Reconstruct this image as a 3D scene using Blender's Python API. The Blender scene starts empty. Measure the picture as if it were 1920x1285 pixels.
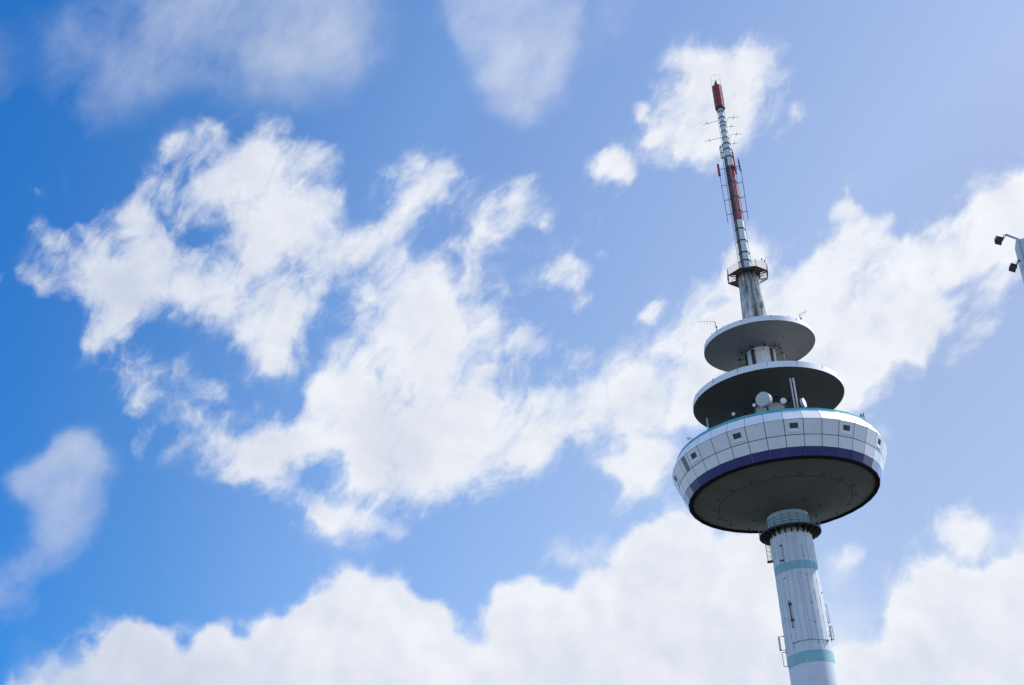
import bpy, bmesh, math, random
import numpy as np
from mathutils import Vector, Matrix, Quaternion

R = math.radians
rnd = random.Random(7)
scene = bpy.context.scene
COL = scene.collection

# ---------------------------------------------------------------- camera
AZ, PITCH, ROLL, FPX = R(-9.6108), R(28.6146), R(-4.7079), 3081.24
fw = Vector((math.sin(AZ)*math.cos(PITCH), math.cos(AZ)*math.cos(PITCH), math.sin(PITCH)))
rt0 = Vector((math.cos(AZ), -math.sin(AZ), 0.0))
up0 = rt0.cross(fw)
rt = rt0*math.cos(ROLL) + up0*math.sin(ROLL)
up = -rt0*math.sin(ROLL) + up0*math.cos(ROLL)
cd = bpy.data.cameras.new("camera"); cam = bpy.data.objects.new("camera", cd); COL.objects.link(cam)
cd.sensor_width = 36.0; cd.lens = FPX/1920*36.0; cd.clip_start = 0.5; cd.clip_end = 20000
m = Matrix((rt, up, -fw)).transposed().to_4x4(); m.translation = (0, 0, 1.6)
cam.matrix_world = m
scene.camera = cam

# ---------------------------------------------------------------- exposure, sun
vs = scene.view_settings
vs.view_transform = 'Standard'; vs.look = 'None'; vs.exposure = 0.0; vs.gamma = 1.0; vs.use_curve_mapping = False
SUN_TH, SUN_EL = 121.0, 46.0          # degrees; azimuth measured from "towards the camera", clockwise to the right
th = R(SUN_TH)
SUN = Vector((math.sin(th)*math.cos(R(SUN_EL)), -math.cos(th)*math.cos(R(SUN_EL)), math.sin(R(SUN_EL))))
ld = bpy.data.lights.new("sun", 'SUN'); ld.energy = 5.0; ld.angle = R(0.53); ld.color = (1.0, 0.955, 0.88)
lo = bpy.data.objects.new("sun", ld); COL.objects.link(lo)
lo.rotation_euler = (-SUN).to_track_quat('-Z', 'Y').to_euler(); lo.location = (60, 60, 260)

# ---------------------------------------------------------------- sky: Nishita air plus procedural clouds, all by world direction
W = bpy.data.worlds.new("World"); scene.world = W; W.use_nodes = True
nt = W.node_tree; nt.nodes.clear()
class NG:
    def __init__(s, nt): s.nt = nt
    def n(s, t, **k):
        x = s.nt.nodes.new(t)
        for a, b in k.items(): setattr(x, a, b)
        return x
    def put(s, sock, v):
        if isinstance(v, bpy.types.NodeSocket): s.nt.links.new(v, sock)
        else: sock.default_value = v
    def math(s, op, *a, clamp=False):
        x = s.n('ShaderNodeMath', operation=op); x.use_clamp = clamp
        for i, v in enumerate(a): s.put(x.inputs[i], v)
        return x.outputs[0]
    def vec(s, op, *a):
        x = s.n('ShaderNodeVectorMath', operation=op)
        for i, v in enumerate(a): s.put(x.inputs[i], v)
        return x.outputs['Value'] if op in ('DOT_PRODUCT', 'LENGTH') else x.outputs[0]
    def comb(s, *a):
        x = s.n('ShaderNodeCombineXYZ')
        for i, v in enumerate(a): s.put(x.inputs[i], v)
        return x.outputs[0]
    def rng(s, v, a, b, c, d, smooth=False):
        x = s.n('ShaderNodeMapRange'); x.interpolation_type = 'SMOOTHSTEP' if smooth else 'LINEAR'
        s.put(x.inputs['Value'], v)
        for k, q in (('From Min', a), ('From Max', b), ('To Min', c), ('To Max', d)): s.put(x.inputs[k], q)
        return x.outputs['Result']
    def noise(s, v, scale, detail=4, rough=.5, dist=0.0, lac=2.0):
        x = s.n('ShaderNodeTexNoise'); s.put(x.inputs['Vector'], v)
        x.inputs['Scale'].default_value = scale; x.inputs['Detail'].default_value = detail
        x.inputs['Roughness'].default_value = rough; x.inputs['Distortion'].default_value = dist
        x.inputs['Lacunarity'].default_value = lac
        return x
    def mix(s, f, a, b, mode='MIX'):
        x = s.n('ShaderNodeMix', data_type='RGBA', blend_type=mode); x.clamp_factor = True
        s.put(x.inputs[0], f); s.put(x.inputs[6], a); s.put(x.inputs[7], b)
        return x.outputs[2]
    def ramp(s, v, stops):
        x = s.n('ShaderNodeValToRGB'); s.put(x.inputs[0], v); e = x.color_ramp.elements
        while len(e) < len(stops): e.new(0.5)
        for i, (p, c) in enumerate(stops): e[i].position = p; e[i].color = c
        return x.outputs[0]
def lin(r, g, b):
    f = lambda c: ((c/255+0.055)/1.055)**2.4 if c > 10 else c/255/12.92
    return (f(r), f(g), f(b), 1.0)

# cloud cover, drawn as patches on a map of the sky: (cover 0..1, softness, outline).  The map's units are 1/3081 rad
# around the direction (azimuth -9.6 deg, elevation 28.6 deg); x to the right, y downwards.
CR = [
 (.98, 10, [(350,335),(385,300),(430,290),(470,262),(510,262),(560,252),(605,248),(618,272),(590,305),(566,318),(580,345),(622,343),(662,345),(668,370),(654,395),(655,410),(690,425),(740,405),(775,400),(762,440),(745,465),(700,480),(655,520),(622,560),(590,610),(575,650),(560,700),(520,720),(478,705),(440,650),(410,605),(370,580),(320,572),(280,590),(262,620),(215,640),(180,652),(150,660),(150,640),(185,610),(175,590),(132,570),(130,540),(150,508),(128,488),(150,490),(190,497),(225,480),(245,455),(215,430),(215,400),(245,372),(275,385),(300,420),(330,450),(400,455),(422,420),(412,375),(350,365)]),
 (.88, 9, [(735,335),(775,300),(818,288),(852,302),(852,335),(830,368),(800,392),(770,412),(745,450),(700,480),(655,505),(640,490),(690,430),(735,385)]),
 (.85, 10, [(722,492),(762,468),(800,452),(842,438),(872,425),(905,405),(935,390),(950,350),(965,325),(985,345),(1000,390),(985,425),(945,450),(905,470),(860,500),(840,520),(800,560),(700,560)]),
 (.70, 9, [(1000,395),(1030,420),(1035,450),(1010,455),(1000,425)]),
 (1.04, 10, [(592,690),(605,640),(640,605),(672,570),(700,535),(718,495),(790,478),(832,492),(850,540),(862,575),(905,590),(925,560),(945,590),(985,600),(1000,640),(972,655),(950,670),(940,720),(930,770),(975,790),(1020,770),(1028,820),(1010,870),(985,895),(925,902),(875,915),(848,935),(812,946),(780,938),(700,945),(665,920),(640,880),(640,850),(600,870),(585,900),(600,930),(640,950),(700,962),(742,978),(756,1008),(735,1012),(690,998),(660,988),(640,1000),(600,1002),(585,975),(535,945),(495,925),(478,900),(440,885),(425,860),(390,840),(395,820),(430,812),(480,815),(520,800),(555,790),(562,755),(545,725)]),
 (.10, 8, [(335,398),(370,390),(412,400),(402,435),(360,458),(322,440)]),
 (.10, 6, [(655,520),(690,505),(695,535),(670,556),(652,548)]),
 (.12, 5, [(582,625),(602,618),(606,634),(590,642)]), (.10, 5, [(580,645),(600,650),(598,692),(582,690)]),
 (.25, 5, [(705,680),(722,682),(720,702),(706,700)]), (.3, 5, [(845,555),(858,560),(850,575),(840,568)]),
 (.10, 8, [(475,715),(520,735),(560,765),(558,790),(520,778),(478,790)]),
 (.12, 9, [(590,885),(640,880),(668,920),(650,935),(612,925),(590,905)]),
 (.15, 7, [(655,350),(680,345),(700,370),(720,400),(672,408),(660,385)]),
 (.35, 8, [(690,360),(725,350),(735,380),(715,400),(700,395)]),
 (.15, 7, [(610,318),(745,322),(735,338),(690,345),(650,335),(612,338)]),
 (.6, 8, [(675,355),(690,335),(712,325),(712,345),(695,370)]),
 (.12, 8, [(830,475),(850,470),(880,475),(872,495),(842,500)]),
 (.35, 10, [(300,262),(335,250),(360,262),(350,295),(325,305),(300,320),(275,310)]),
 (.55, 9, [(372,230),(392,222),(432,232),(430,262),(395,280),(400,255)]),
 (.55, 9, [(262,335),(300,325),(332,345),(350,365),(330,390),(290,375),(265,360)]),
 (.55, 10, [(85,440),(110,425),(130,450),(128,490),(100,500),(85,475)]),
 (.55, 9, [(140,420),(165,410),(195,440),(200,480),(170,490),(150,455)]),
 (.45, 9, [(48,410),(80,415),(85,450),(60,445)]),
 (.62, 10, [(35,498),(70,498),(105,520),(118,550),(90,565),(60,552),(40,528)]),
 (.6, 6, [(85,598),(108,600),(130,618),(122,628),(98,620)]), (.65, 6, [(-10,520),(12,522),(18,540),(-10,540)]),
 (.38, 6, [(5,342),(70,345),(72,358),(40,360),(5,352)]), (.25, 5, [(82,362),(95,360),(92,378),(84,375)]),
 (.70, 10, [(135,640),(165,632),(230,640),(210,662),(180,668),(140,662)]),
 (.50, 9, [(185,680),(212,675),(240,690),(270,672),(290,650),(298,680),(280,700),(300,715),(295,745),(270,760),(252,770),(222,762),(212,740),(225,720),(205,700),(190,705)]),
 (.42, 8, [(275,645),(296,650),(290,690),(265,700),(268,670)]),
 (.38, 7, [(330,645),(345,665),(370,700),(395,730),(385,735),(350,700),(345,735),(328,710),(335,690)]),
 (.58, 8, [(388,722),(420,718),(440,742),(420,758),(398,750)]), (.5, 8, [(395,650),(420,655),(442,690),(430,700),(400,690)]),
 (.42, 10, [(340,760),(395,775),(440,790),(430,808),(380,812),(340,790)]), (.35, 9, [(430,700),(475,715),(470,760),(440,745)]),
 (.60, 8, [(228,798),(252,800),(268,830),(272,848),(255,852),(236,826)]), (.25, 7, [(200,795),(218,795),(218,812),(205,810)]),
 # band running right from the big cloud to behind the tower
 (.88, 11, [(940,775),(955,750),(990,730),(1030,712),(1060,722),(1090,700),(1125,692),(1150,702),(1162,676),(1200,668),(1235,682),(1255,668),(1290,672),(1330,655),(1370,660),(1370,760),(1335,800),(1300,815),(1252,812),(1215,815),(1190,828),(1150,812),(1125,800),(1090,815),(1065,812),(1042,830),(1025,850),(990,880),(960,905)]),
 (.35, 6, [(1112,738),(1145,732),(1148,755),(1120,765),(1105,750)]), (.5, 8, [(1040,685),(1078,682),(1070,705),(1040,700)]),
 (.4, 6, [(1245,715),(1262,712),(1262,730),(1248,730)]), (.5, 7, [(985,735),(1005,730),(1010,750),(985,755)]),
 (.90, 9, [(1105,862),(1130,850),(1165,848),(1185,838),(1210,826),(1245,832),(1262,855),(1255,880),(1240,895),(1200,900),(1170,900),(1135,890),(1108,882)]),
 (.78, 9, [(1150,895),(1225,895),(1238,905),(1225,925),(1192,945),(1170,952),(1160,925)]),
 (.35, 9, [(1105,935),(1140,930),(1150,955),(1120,965)]), (.45, 9, [(1240,850),(1290,820),(1290,870),(1262,900),(1240,890)]),
 (.55, 9, [(1100,655),(1125,648),(1150,652),(1165,665),(1140,675),(1110,672)]),
 (.66, 9, [(962,625),(985,590),(1000,610),(1000,640),(1045,620),(1075,630),(1070,642),(1030,648),(1010,665),(965,668)]),
 # small puffs in the middle
 (.72, 9, [(1020,520),(1045,495),(1075,487),(1100,498),(1112,520),(1095,545),(1060,555),(1025,545)]),
 (.62, 7, [(1062,575),(1085,560),(1112,548),(1110,565),(1090,590),(1075,602),(1062,590)]), (.4, 7, [(1020,565),(1045,565),(1045,600),(1030,600)]),
 (.55, 6, [(1115,468),(1140,465),(1140,482),(1125,498),(1115,488)]), (.5, 7, [(1165,518),(1182,515),(1190,540),(1172,552),(1162,540)]),
 (.55, 7, [(1278,512),(1300,515),(1306,545),(1290,556),(1276,535)]), (.85, 7, [(1188,585),(1215,575),(1245,568),(1248,585),(1238,610),(1230,632),(1210,612),(1195,598)]),
 (.35, 6, [(1122,435),(1138,432),(1138,452),(1122,455)]),
 (.35, 9, [(1270,600),(1300,580),(1310,600),(1280,615)]), (.3,6,[(1000,500),(1018,480),(1012,515),(1000,518)]),
 (.85, 11, [(1290,640),(1312,608),(1330,590),(1360,572),(1385,580),(1392,640),(1340,690),(1300,700)]),
 # cloud behind the antenna mast
 (.93, 9, [(1245,125),(1262,105),(1290,90),(1312,98),(1345,108),(1368,92),(1400,84),(1428,95),(1446,122),(1440,165),(1422,190),(1418,212),(1424,240),(1410,275),(1390,300),(1345,306),(1300,318),(1272,305),(1258,275),(1262,240),(1270,215),(1288,175),(1292,155),(1262,150),(1250,140)]),
 (.5, 8, [(1245,130),(1262,130),(1262,165),(1248,172)]),
 (1.0, 8, [(1188,192),(1212,184),(1226,205),(1212,235),(1188,232)]), (1.0, 9, [(1208,265),(1230,240),(1250,262),(1248,275),(1215,282),(1185,295),(1190,272)]),
 (.82, 8, [(1116,318),(1122,290),(1142,270),(1165,285),(1190,318),(1188,345),(1165,356),(1142,340),(1120,352)]),
 (.35, 7, [(1050,290),(1072,282),(1095,272),(1102,292),(1080,300),(1055,315)]),
 (.62, 9, [(1470,195),(1490,182),(1508,192),(1522,225),(1500,235),(1480,215)]), (.5, 8, [(1458,255),(1482,248),(1470,278),(1458,276)]),
 (.5, 7, [(1464,70),(1482,92),(1500,72),(1492,102),(1470,105)]), (.3, 6, [(1572,-10),(1600,-10),(1592,10),(1578,8)]),
 # big cloud on the right
 (1.12, 10, [(1345,520),(1348,488),(1370,476),(1392,462),(1418,452),(1438,462),(1452,490),(1452,520),(1470,505),(1500,488),(1515,470),(1540,444),(1558,452),(1575,432),(1592,415),(1625,402),(1660,398),(1688,400),(1684,418),(1672,432),(1668,450),(1690,448),(1730,438),(1755,418),(1768,402),(1800,380),(1845,352),(1880,338),(1905,325),(1990,280),(1990,470),(1900,482),(1850,505),(1815,528),(1770,545),(1745,552),(1790,560),(1806,580),(1798,605),(1765,640),(1745,690),(1725,685),(1690,670),(1660,700),(1620,735),(1605,775),(1560,770),(1490,690),(1400,650),(1330,700),(1290,640),(1330,600),(1380,570),(1350,545)]),
 (.35, 8, [(1632,478),(1655,462),(1690,450),(1672,470),(1645,482)]), (.5, 8, [(1450,520),(1475,505),(1500,530),(1475,560),(1455,545)]),
 (.45, 9, [(1715,530),(1750,520),(1800,500),(1780,525),(1735,548),(1700,545)]), (.5, 6, [(1695,400),(1720,408),(1705,430),(1690,425)]),
 (.40, 7, [(1445,545),(1470,540),(1465,560),(1448,568)]),(.35,8,[(1585,688),(1640,680),(1665,675),(1640,700),(1600,705)]),
 (.90, 7, [(1550,402),(1572,380),(1592,370),(1606,384),(1622,386),(1615,400),(1590,412),(1562,418)]),
 (.85, 7, [(1572,360),(1585,340),(1605,318),(1628,300),(1640,298),(1620,320),(1595,345),(1578,368)]),
 (.45, 6, [(1518,390),(1540,382),(1562,380),(1560,390),(1530,396)]), (.40, 6, [(1618,372),(1640,358),(1665,350),(1645,368),(1625,376)]),
 (.62, 9, [(1812,575),(1830,552),(1845,560),(1870,545),(1898,538),(1880,558),(1850,572),(1830,582)]),
 (.55, 9, [(1830,600),(1870,590),(1912,575),(1905,600),(1870,615),(1840,640),(1812,640),(1815,620)]),
 (.4, 7, [(1780,668),(1802,655),(1798,672),(1785,676)]), (.3, 7, [(1815,660),(1845,652),(1838,665),(1820,668)]), (.3, 7, [(1832,700),(1850,685),(1845,698),(1835,702)]),
 (.50, 8, [(1640,800),(1662,795),(1672,805),(1668,820),(1650,820)]), (.16, 8, [(1725,745),(1745,752),(1755,768),(1735,770)]),
 (.64, 12, [(1712,1005),(1735,975),(1760,962),(1800,962),(1850,970),(1865,1000),(1850,1030),(1820,1050),(1780,1048),(1740,1020)]),
 (.42, 10, [(1560,1035),(1590,1018),(1618,1030),(1612,1062),(1570,1085)]),
 # low cloud bank along the bottom
 (1.42, 14, [(-200,1420),(-200,1330),(30,1300),(120,1285),(168,1250),(168,1212),(195,1182),(215,1168),(262,1165),(300,1180),(320,1198),(325,1218),(345,1222),(360,1198),(392,1172),(425,1182),(455,1205),(480,1208),(498,1170),(520,1158),(560,1152),(578,1120),(600,1110),(598,1088),(618,1090),(640,1072),(655,1072),(690,1090),(722,1092),(728,1072),(742,1078),(742,1110),(765,1128),(800,1150),(830,1140),(862,1148),(862,1178),(855,1190),(875,1215),(885,1225),(905,1215),(908,1165),(925,1150),(945,1105),(968,1092),(1000,1088),(1020,1100),(1040,1096),(1068,1115),(1085,1095),(1110,1068),(1145,1058),(1155,1030),(1172,1005),(1200,980),(1235,970),(1262,966),(1300,968),(1325,985),(1332,1012),(1360,1022),(1372,1010),(1400,1000),(1440,1000),(1500,1090),(1500,1140),(1560,1215),(1600,1208),(1640,1215),(1670,1180),(1680,1130),(1700,1085),(1725,1060),(1765,1058),(1790,1078),(1825,1075),(1850,1065),(1900,1045),(2100,1020),(2100,1420)]),
 (.45, 7, [(758,1118),(778,1120),(790,1138),(770,1142)]), (.45, 8, [(485,1160),(492,1175),(488,1200),(480,1200)]),
 (.35, 8, [(1440,1060),(1458,1060),(1458,1110),(1445,1110)]),
 (.42, 9, [(1010,1010),(1030,995),(1065,1000),(1075,1020),(1110,1032),(1112,1060),(1085,1078),(1055,1062),(1030,1052),(1045,1030),(1030,1015)]),
 (.40, 7, [(1030,1085),(1070,1075),(1080,1100),(1060,1110),(1035,1100)]),
 (.55, 9, [(60,1285),(70,1262),(110,1235),(130,1250),(150,1270),(160,1290)]),
 (.28, 8, [(780,232),(800,232),(802,262),(770,268),(775,248)]), (.28, 6, [(785,112),(800,98),(825,92),(812,108),(792,122)]),
 (.22, 6, [(812,208),(835,204),(832,214),(815,216)]), (.2, 7, [(645,262),(660,260),(660,285),(648,280)]),
]
SF = [  # soft high veils
 (.60, 26, [(245,20),(320,-60),(480,-60),(650,-60),(668,40),(668,95),(630,132),(560,150),(480,158),(420,120),(350,105),(290,100),(240,70)]),
 (.34, 34, [(60,30),(240,-60),(700,-60),(760,40),(730,110),(700,170),(560,200),(430,200),(300,170),(200,240),(120,240),(100,180),(40,120)]),
 (.22, 18, [(100,190),(180,175),(195,210),(190,235),(130,235),(100,220)]),
 (.20, 26, [(-60,20),(30,60),(40,150),(60,230),(-60,240)]),
 (.35, 14, [(540,20),(590,30),(600,90),(560,90),(535,60)]),
 (.60, 22, [(845,-60),(1080,-60),(1075,40),(1062,100),(1068,140),(1040,190),(1000,200),(960,230),(925,190),(905,140),(870,100),(845,40)]),
 (.42, 20, [(920,190),(960,170),(1010,190),(1000,225),(955,238),(925,235)]),
 (.25, 26, [(1080,-60),(1200,-60),(1200,60),(1130,80),(1085,120)]),
 (.62, 16, [(90,835),(110,805),(150,798),(180,812),(208,850),(205,885),(160,890),(110,880),(60,890),(40,920),(20,900),(50,865)]),
 (.62, 24, [(0,900),(60,880),(200,880),(205,940),(190,1000),(150,1060),(90,1090),(60,1140),(10,1160),(-60,1160),(-60,1100),(20,1070),(80,1010),(60,950)]),
 (.35, 16, [(0,1080),(50,1070),(70,1120),(40,1150),(0,1150)]), (.4, 18, [(20,1190),(60,1185),(60,1215),(25,1215)]),
 (.45, 26, [(0,1280),(60,1240),(120,1225),(170,1190),(200,1400),(-60,1400)]),
 (.45, 16, [(1545,1040),(1580,1018),(1612,1018),(1620,1050),(1600,1080),(1550,1110)]),
 (.42, 30, [(1540,1110),(1620,1090),(1660,1140),(1640,1230),(1540,1240)]),
 (.5, 16, [(1895,975),(1940,950),(2000,980),(1960,1040),(1905,1030)]),
 (.3, 18, [(1600,1000),(1600,1000),(1601,1001)]),
]
SHD = [  # greyer, thicker parts of the clouds
 (.95, 38, [(-200,1420),(-200,1380),(60,1330),(200,1250),(260,1225),(330,1260),(400,1240),(470,1260),(560,1215),(640,1180),(700,1200),(740,1260),(820,1300),(900,1290),(960,1180),(1010,1160),(1080,1180),(1170,1120),(1260,1090),(1300,1120),(1340,1110),(1420,1120),(1500,1230),(1700,1240),(1760,1150),(1900,1120),(2100,1100),(2100,1420)]),
 (.45, 30, [(620,1090),(690,1120),(780,1200),(700,1230),(600,1200),(560,1190)]),
 (.5, 30, [(1100,1180),(1200,1060),(1290,1040),(1350,1060),(1330,1120),(1200,1150)]),
 (.8, 26, [(470,500),(530,470),(560,520),(550,600),(500,640),(475,580)]), (.7, 26, [(200,470),(260,480),(330,520),(300,570),(220,580),(190,520)]),
 (.85, 30, [(640,750),(720,720),(790,790),(820,850),(760,900),(690,880),(640,820)]), (.6, 24, [(700,540),(790,560),(760,620),(700,600)]),
 (.6, 26, [(490,830),(560,850),(560,890),(500,880)]), (.5, 26, [(1540,560),(1640,540),(1700,570),(1640,620),(1540,620)]), (.55, 24, [(860,700),(930,700),(920,760),(860,750)]),
 (.5, 24, [(1130,740),(1200,720),(1240,780),(1160,790)]), (.6, 24, [(320,300),(400,280),(430,340),(360,360)]),
]
X0, X1, Y0, Y1 = -170.0, 2090.0, -130.0, 1415.0
NXG, NYG = 226, 154
def raster(ops):
    xs = X0 + (np.arange(NXG)+.5)*(X1-X0)/NXG; ys = Y0 + (np.arange(NYG)+.5)*(Y1-Y0)/NYG
    GX, GY = np.meshgrid(xs, ys); M = np.zeros_like(GX)
    def blur(A, s):
        s = max(s/((X1-X0)/NXG), .35); n = int(3*s)+1; k = np.exp(-.5*(np.arange(-n, n+1)/s)**2); k /= k.sum()
        B = np.pad(A, n, mode='edge')
        B = np.apply_along_axis(lambda r: np.convolve(r, k, 'valid'), 1, B)
        return np.apply_along_axis(lambda r: np.convolve(r, k, 'valid'), 0, B)
    for dens, soft, pts in ops:
        P = np.array(pts, float); ins = np.zeros(GX.shape, bool); j = len(P)-1
        for i in range(len(P)):
            xi, yi = P[i]; xj, yj = P[j]
            if yi != yj:
                c = ((yi > GY) != (yj > GY)) & (GX < (xj-xi)*(GY-yi)/(yj-yi)+xi); ins ^= c
            j = i
        small = abs(sum(P[i-1][0]*P[i][1]-P[i][0]*P[i-1][1] for i in range(len(P))))/2 < 12000 and dens > .2 and ops is CR
        if small: dens = dens*1.08+.04 if dens > .64 else dens*1.05
        a = blur(ins.astype(float), soft*(1.75 if (ops is CR and dens < 1.1 and not small) else 1.0))
        if dens > .3 and ops is CR or ops is not CR: M = M*(1-a) + np.maximum(M, dens)*a
        else: M = M*(1-a) + dens*a
    return M
g = NG(nt)
tc = g.n('ShaderNodeTexCoord'); DIR = tc.outputs['Generated']
df = g.vec('DOT_PRODUCT', DIR, tuple(fw)); dfs = g.math('MAXIMUM', df, 0.05)
mu = g.math('DIVIDE', g.vec('DOT_PRODUCT', DIR, tuple(rt)), dfs)
mv = g.math('DIVIDE', g.vec('DOT_PRODUCT', DIR, tuple(up)), dfs)
mx = g.math('MULTIPLY_ADD', mu, FPX, 960.0); my = g.math('MULTIPLY_ADD', mv, -FPX, 642.5)
# ragged outlines: the map position is pushed about by noise
wv = g.comb(mu, mv, 0.37)
w1 = g.noise(wv, 16.0, 4, .6)
w2 = g.noise(wv, 60.0, 3, .55)
wd = g.vec('SUBTRACT', w1.outputs['Color'], (.5, .5, .5)); wd2 = g.vec('SUBTRACT', w2.outputs['Color'], (.5, .5, .5))
s1 = g.n('ShaderNodeSeparateXYZ'); g.put(s1.inputs[0], wd); s2 = g.n('ShaderNodeSeparateXYZ'); g.put(s2.inputs[0], wd2)
mxw = g.math('ADD', g.math('MULTIPLY_ADD', s1.outputs[0], 70.0, mx), g.math('MULTIPLY', s2.outputs[0], 34.0))
myw = g.math('ADD', g.math('MULTIPLY_ADD', s1.outputs[1], 70.0, my), g.math('MULTIPLY', s2.outputs[1], 34.0))
def lookup(M, K, ux, uy):
    Um, S, Vt = np.linalg.svd(M, full_matrices=False)
    tot = None
    for b in range(0, K, 3):
        cols = []
        for axis, src in ((0, ux), (1, uy)):
            node = g.n('ShaderNodeRGBCurve'); mp = node.mapping; mp.use_clip = False; mp.extend = 'HORIZONTAL'
            lo, hi = [], []
            for c in range(3):
                k = b+c; f = (Vt[k] if axis == 0 else Um[:, k])*math.sqrt(S[k])
                a, z = float(f.min()), float(f.max()); z = max(z, a+1e-6); lo.append(a); hi.append(z)
                cu = mp.curves[c]; n = len(f); q = (f-a)/(z-a)
                cu.points[0].location = (.5/n, q[0]); cu.points[1].location = ((n-.5)/n, q[-1])
                for i in range(1, n-1): cu.points.new((i+.5)/n, float(q[i]))
                for pnt in cu.points: pnt.handle_type = 'VECTOR'
            mp.update()
            if tot is not None:       # keeps the evaluation sequential, so that few values are live at once
                ch = g.n('ShaderNodeVectorMath', operation='MULTIPLY_ADD'); g.put(ch.inputs[0], tot)
                ch.inputs[1].default_value = (1e-9, 1e-9, 1e-9); g.put(ch.inputs[2], src); src = ch.outputs[0]
            g.put(node.inputs['Color'], src)
            ma = g.n('ShaderNodeVectorMath', operation='MULTIPLY_ADD'); g.put(ma.inputs[0], node.outputs[0])
            ma.inputs[1].default_value = [h-l for h, l in zip(hi, lo)]; ma.inputs[2].default_value = lo
            cols.append(ma.outputs[0])
        d = g.vec('DOT_PRODUCT', cols[0], cols[1])
        tot = d if tot is None else g.math('ADD', tot, d)
    return tot
def unit(v, a, b): return g.rng(v, a, b, 0.0, 1.0)
ux = unit(mxw, X0, X1); uy = unit(myw, Y0, Y1)
M3 = raster(SHD); M1 = raster(CR)
def wide(A, s):
    n = int(3*s); k = np.exp(-.5*(np.arange(-n, n+1)/s)**2); k /= k.sum(); B = np.pad(A, n, mode='edge')
    B = np.apply_along_axis(lambda r: np.convolve(r, k, 'valid'), 1, B); return np.apply_along_axis(lambda r: np.convolve(r, k, 'valid'), 0, B)
halo = wide(np.clip(M1, 0, 1)*(M1 < 1.3), 4.2)
CLEAR = [(1, 14, q) for q in (   # gaps where the blue is clean
 [(200,890),(330,880),(420,905),(520,965),(570,1012),(640,1024),(700,1022),(765,1030),(800,985),(900,940),(1000,915),(1090,920),(1095,985),(1010,1000),(1000,1075),(930,1085),(900,1150),(880,1150),(800,1125),(740,1060),(660,1052),(600,1062),(540,1130),(480,1155),(380,1160),(300,1150),(200,1140)],
 [(270,605),(330,590),(400,625),(435,690),(400,705),(360,650),(290,650)], [(470,720),(560,770),(540,785),(480,775)],
 [(640,190),(900,250),(1090,220),(1180,180),(1180,240),(1100,300),(1060,420),(1020,330),(950,300),(880,300),(860,280),(800,270),(740,290),(650,320)],
 [(1205,330),(1340,330),(1340,560),(1262,500),(1200,560),(1120,560),(1120,500),(1200,400)], [(1465,300),(1560,330),(1500,420),(1455,440),(1440,380)],
 [(1690,300),(1830,300),(1760,380),(1700,390)], [(1060,860),(1095,850),(1095,900),(1060,915)], [(1640,760),(1800,700),(1900,720),(1900,900),(1700,930)])]
clr = raster(CLEAR)
thin = raster([(1, 40, [(60,330),(560,180),(1150,380),(1280,560),(1250,900),(900,1000),(560,980),(180,860),(60,640)])])*.19   # faint shreds
M1 = np.maximum(M1*(1-.85*clr), np.maximum(np.clip(halo*1.1, 0, .36), thin)*(1-.85*clr))      # torn scraps round the main clouds
M2 = raster(SF)
cover = lookup(M1, 42, g.comb(ux, ux, ux), g.comb(uy, uy, uy))
vx = unit(g.math('MULTIPLY_ADD', s1.outputs[0], 110.0, mx), X0, X1); vy = unit(g.math('MULTIPLY_ADD', s1.outputs[1], 110.0, my), Y0, Y1)
veil = lookup(M2, 18, g.comb(vx, vx, vx), g.comb(vy, vy, vy))
shade = lookup(M3, 12, g.comb(vx, vx, vx), g.comb(vy, vy, vy))
# beyond the mapped part of the sky the cover is plain noise
inx = g.math('MULTIPLY', g.rng(mx, X0, X0+90, 0, 1, True), g.rng(mx, X1-90, X1, 1, 0, True))
iny = g.math('MULTIPLY', g.rng(my, Y0, Y0+90, 0, 1, True), g.rng(my, Y1-90, Y1, 1, 0, True))
inside = g.math('MULTIPLY', g.math('MULTIPLY', inx, iny), g.rng(df, .3, .4, 0, 1, True))
far = g.noise(DIR, 3.2, 5, .55, .4)
farc = g.rng(far.outputs['Fac'], .46, .64, 0.0, 1.0, True)
def blend(a, b, f): return g.math('ADD', g.math('MULTIPLY', a, g.math('SUBTRACT', 1.0, f)), g.math('MULTIPLY', b, f))
cover = blend(farc, cover, inside); veil = g.math('MULTIPLY', veil, inside)
# streaky fine structure, drawn out along one diagonal
ca, sa = math.cos(R(52)), math.sin(R(52))
along = g.math('ADD', g.math('MULTIPLY', mu, ca), g.math('MULTIPLY', mv, sa)); across = g.math('SUBTRACT', g.math('MULTIPLY', mv, ca), g.math('MULTIPLY', mu, sa))
sv = g.comb(g.math('MULTIPLY', along, .62), across, 1.3)
sv = g.vec('ADD', sv, g.vec('MULTIPLY', wd, (.035, .035, 0)))
f1 = g.noise(sv, 34.0, 9, .64)
f2 = g.noise(sv, 11.0, 6, .55)
n1 = g.math('SUBTRACT', f1.outputs['Fac'], .5); n2 = g.math('SUBTRACT', f2.outputs['Fac'], .5)
crisp = g.math('MULTIPLY', g.rng(my, 930, 1060, 0, 1, True), inside)      # the low cumulus bank is smoother and more rounded
bl = g.noise(wv, 34.0, 5, .5)
lump = g.math('SUBTRACT', .10, g.math('ABSOLUTE', g.math('SUBTRACT', bl.outputs['Fac'], .5)))
na = g.math('ADD', g.math('MULTIPLY', n1, 2.6), g.math('MULTIPLY', n2, 1.5))
nb = g.math('ADD', g.math('MULTIPLY', n1, .75), g.math('MULTIPLY', lump, 2.6))
dens = g.math('ADD', cover, blend(na, nb, crisp))
alpha = g.rng(dens, .12, 1.12, 0.0, 1.0, True)
alpha = g.math('MULTIPLY', alpha, g.rng(cover, .05, .30, 0, 1, True))
vn = g.noise(sv, 19.0, 9, .60)
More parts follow.
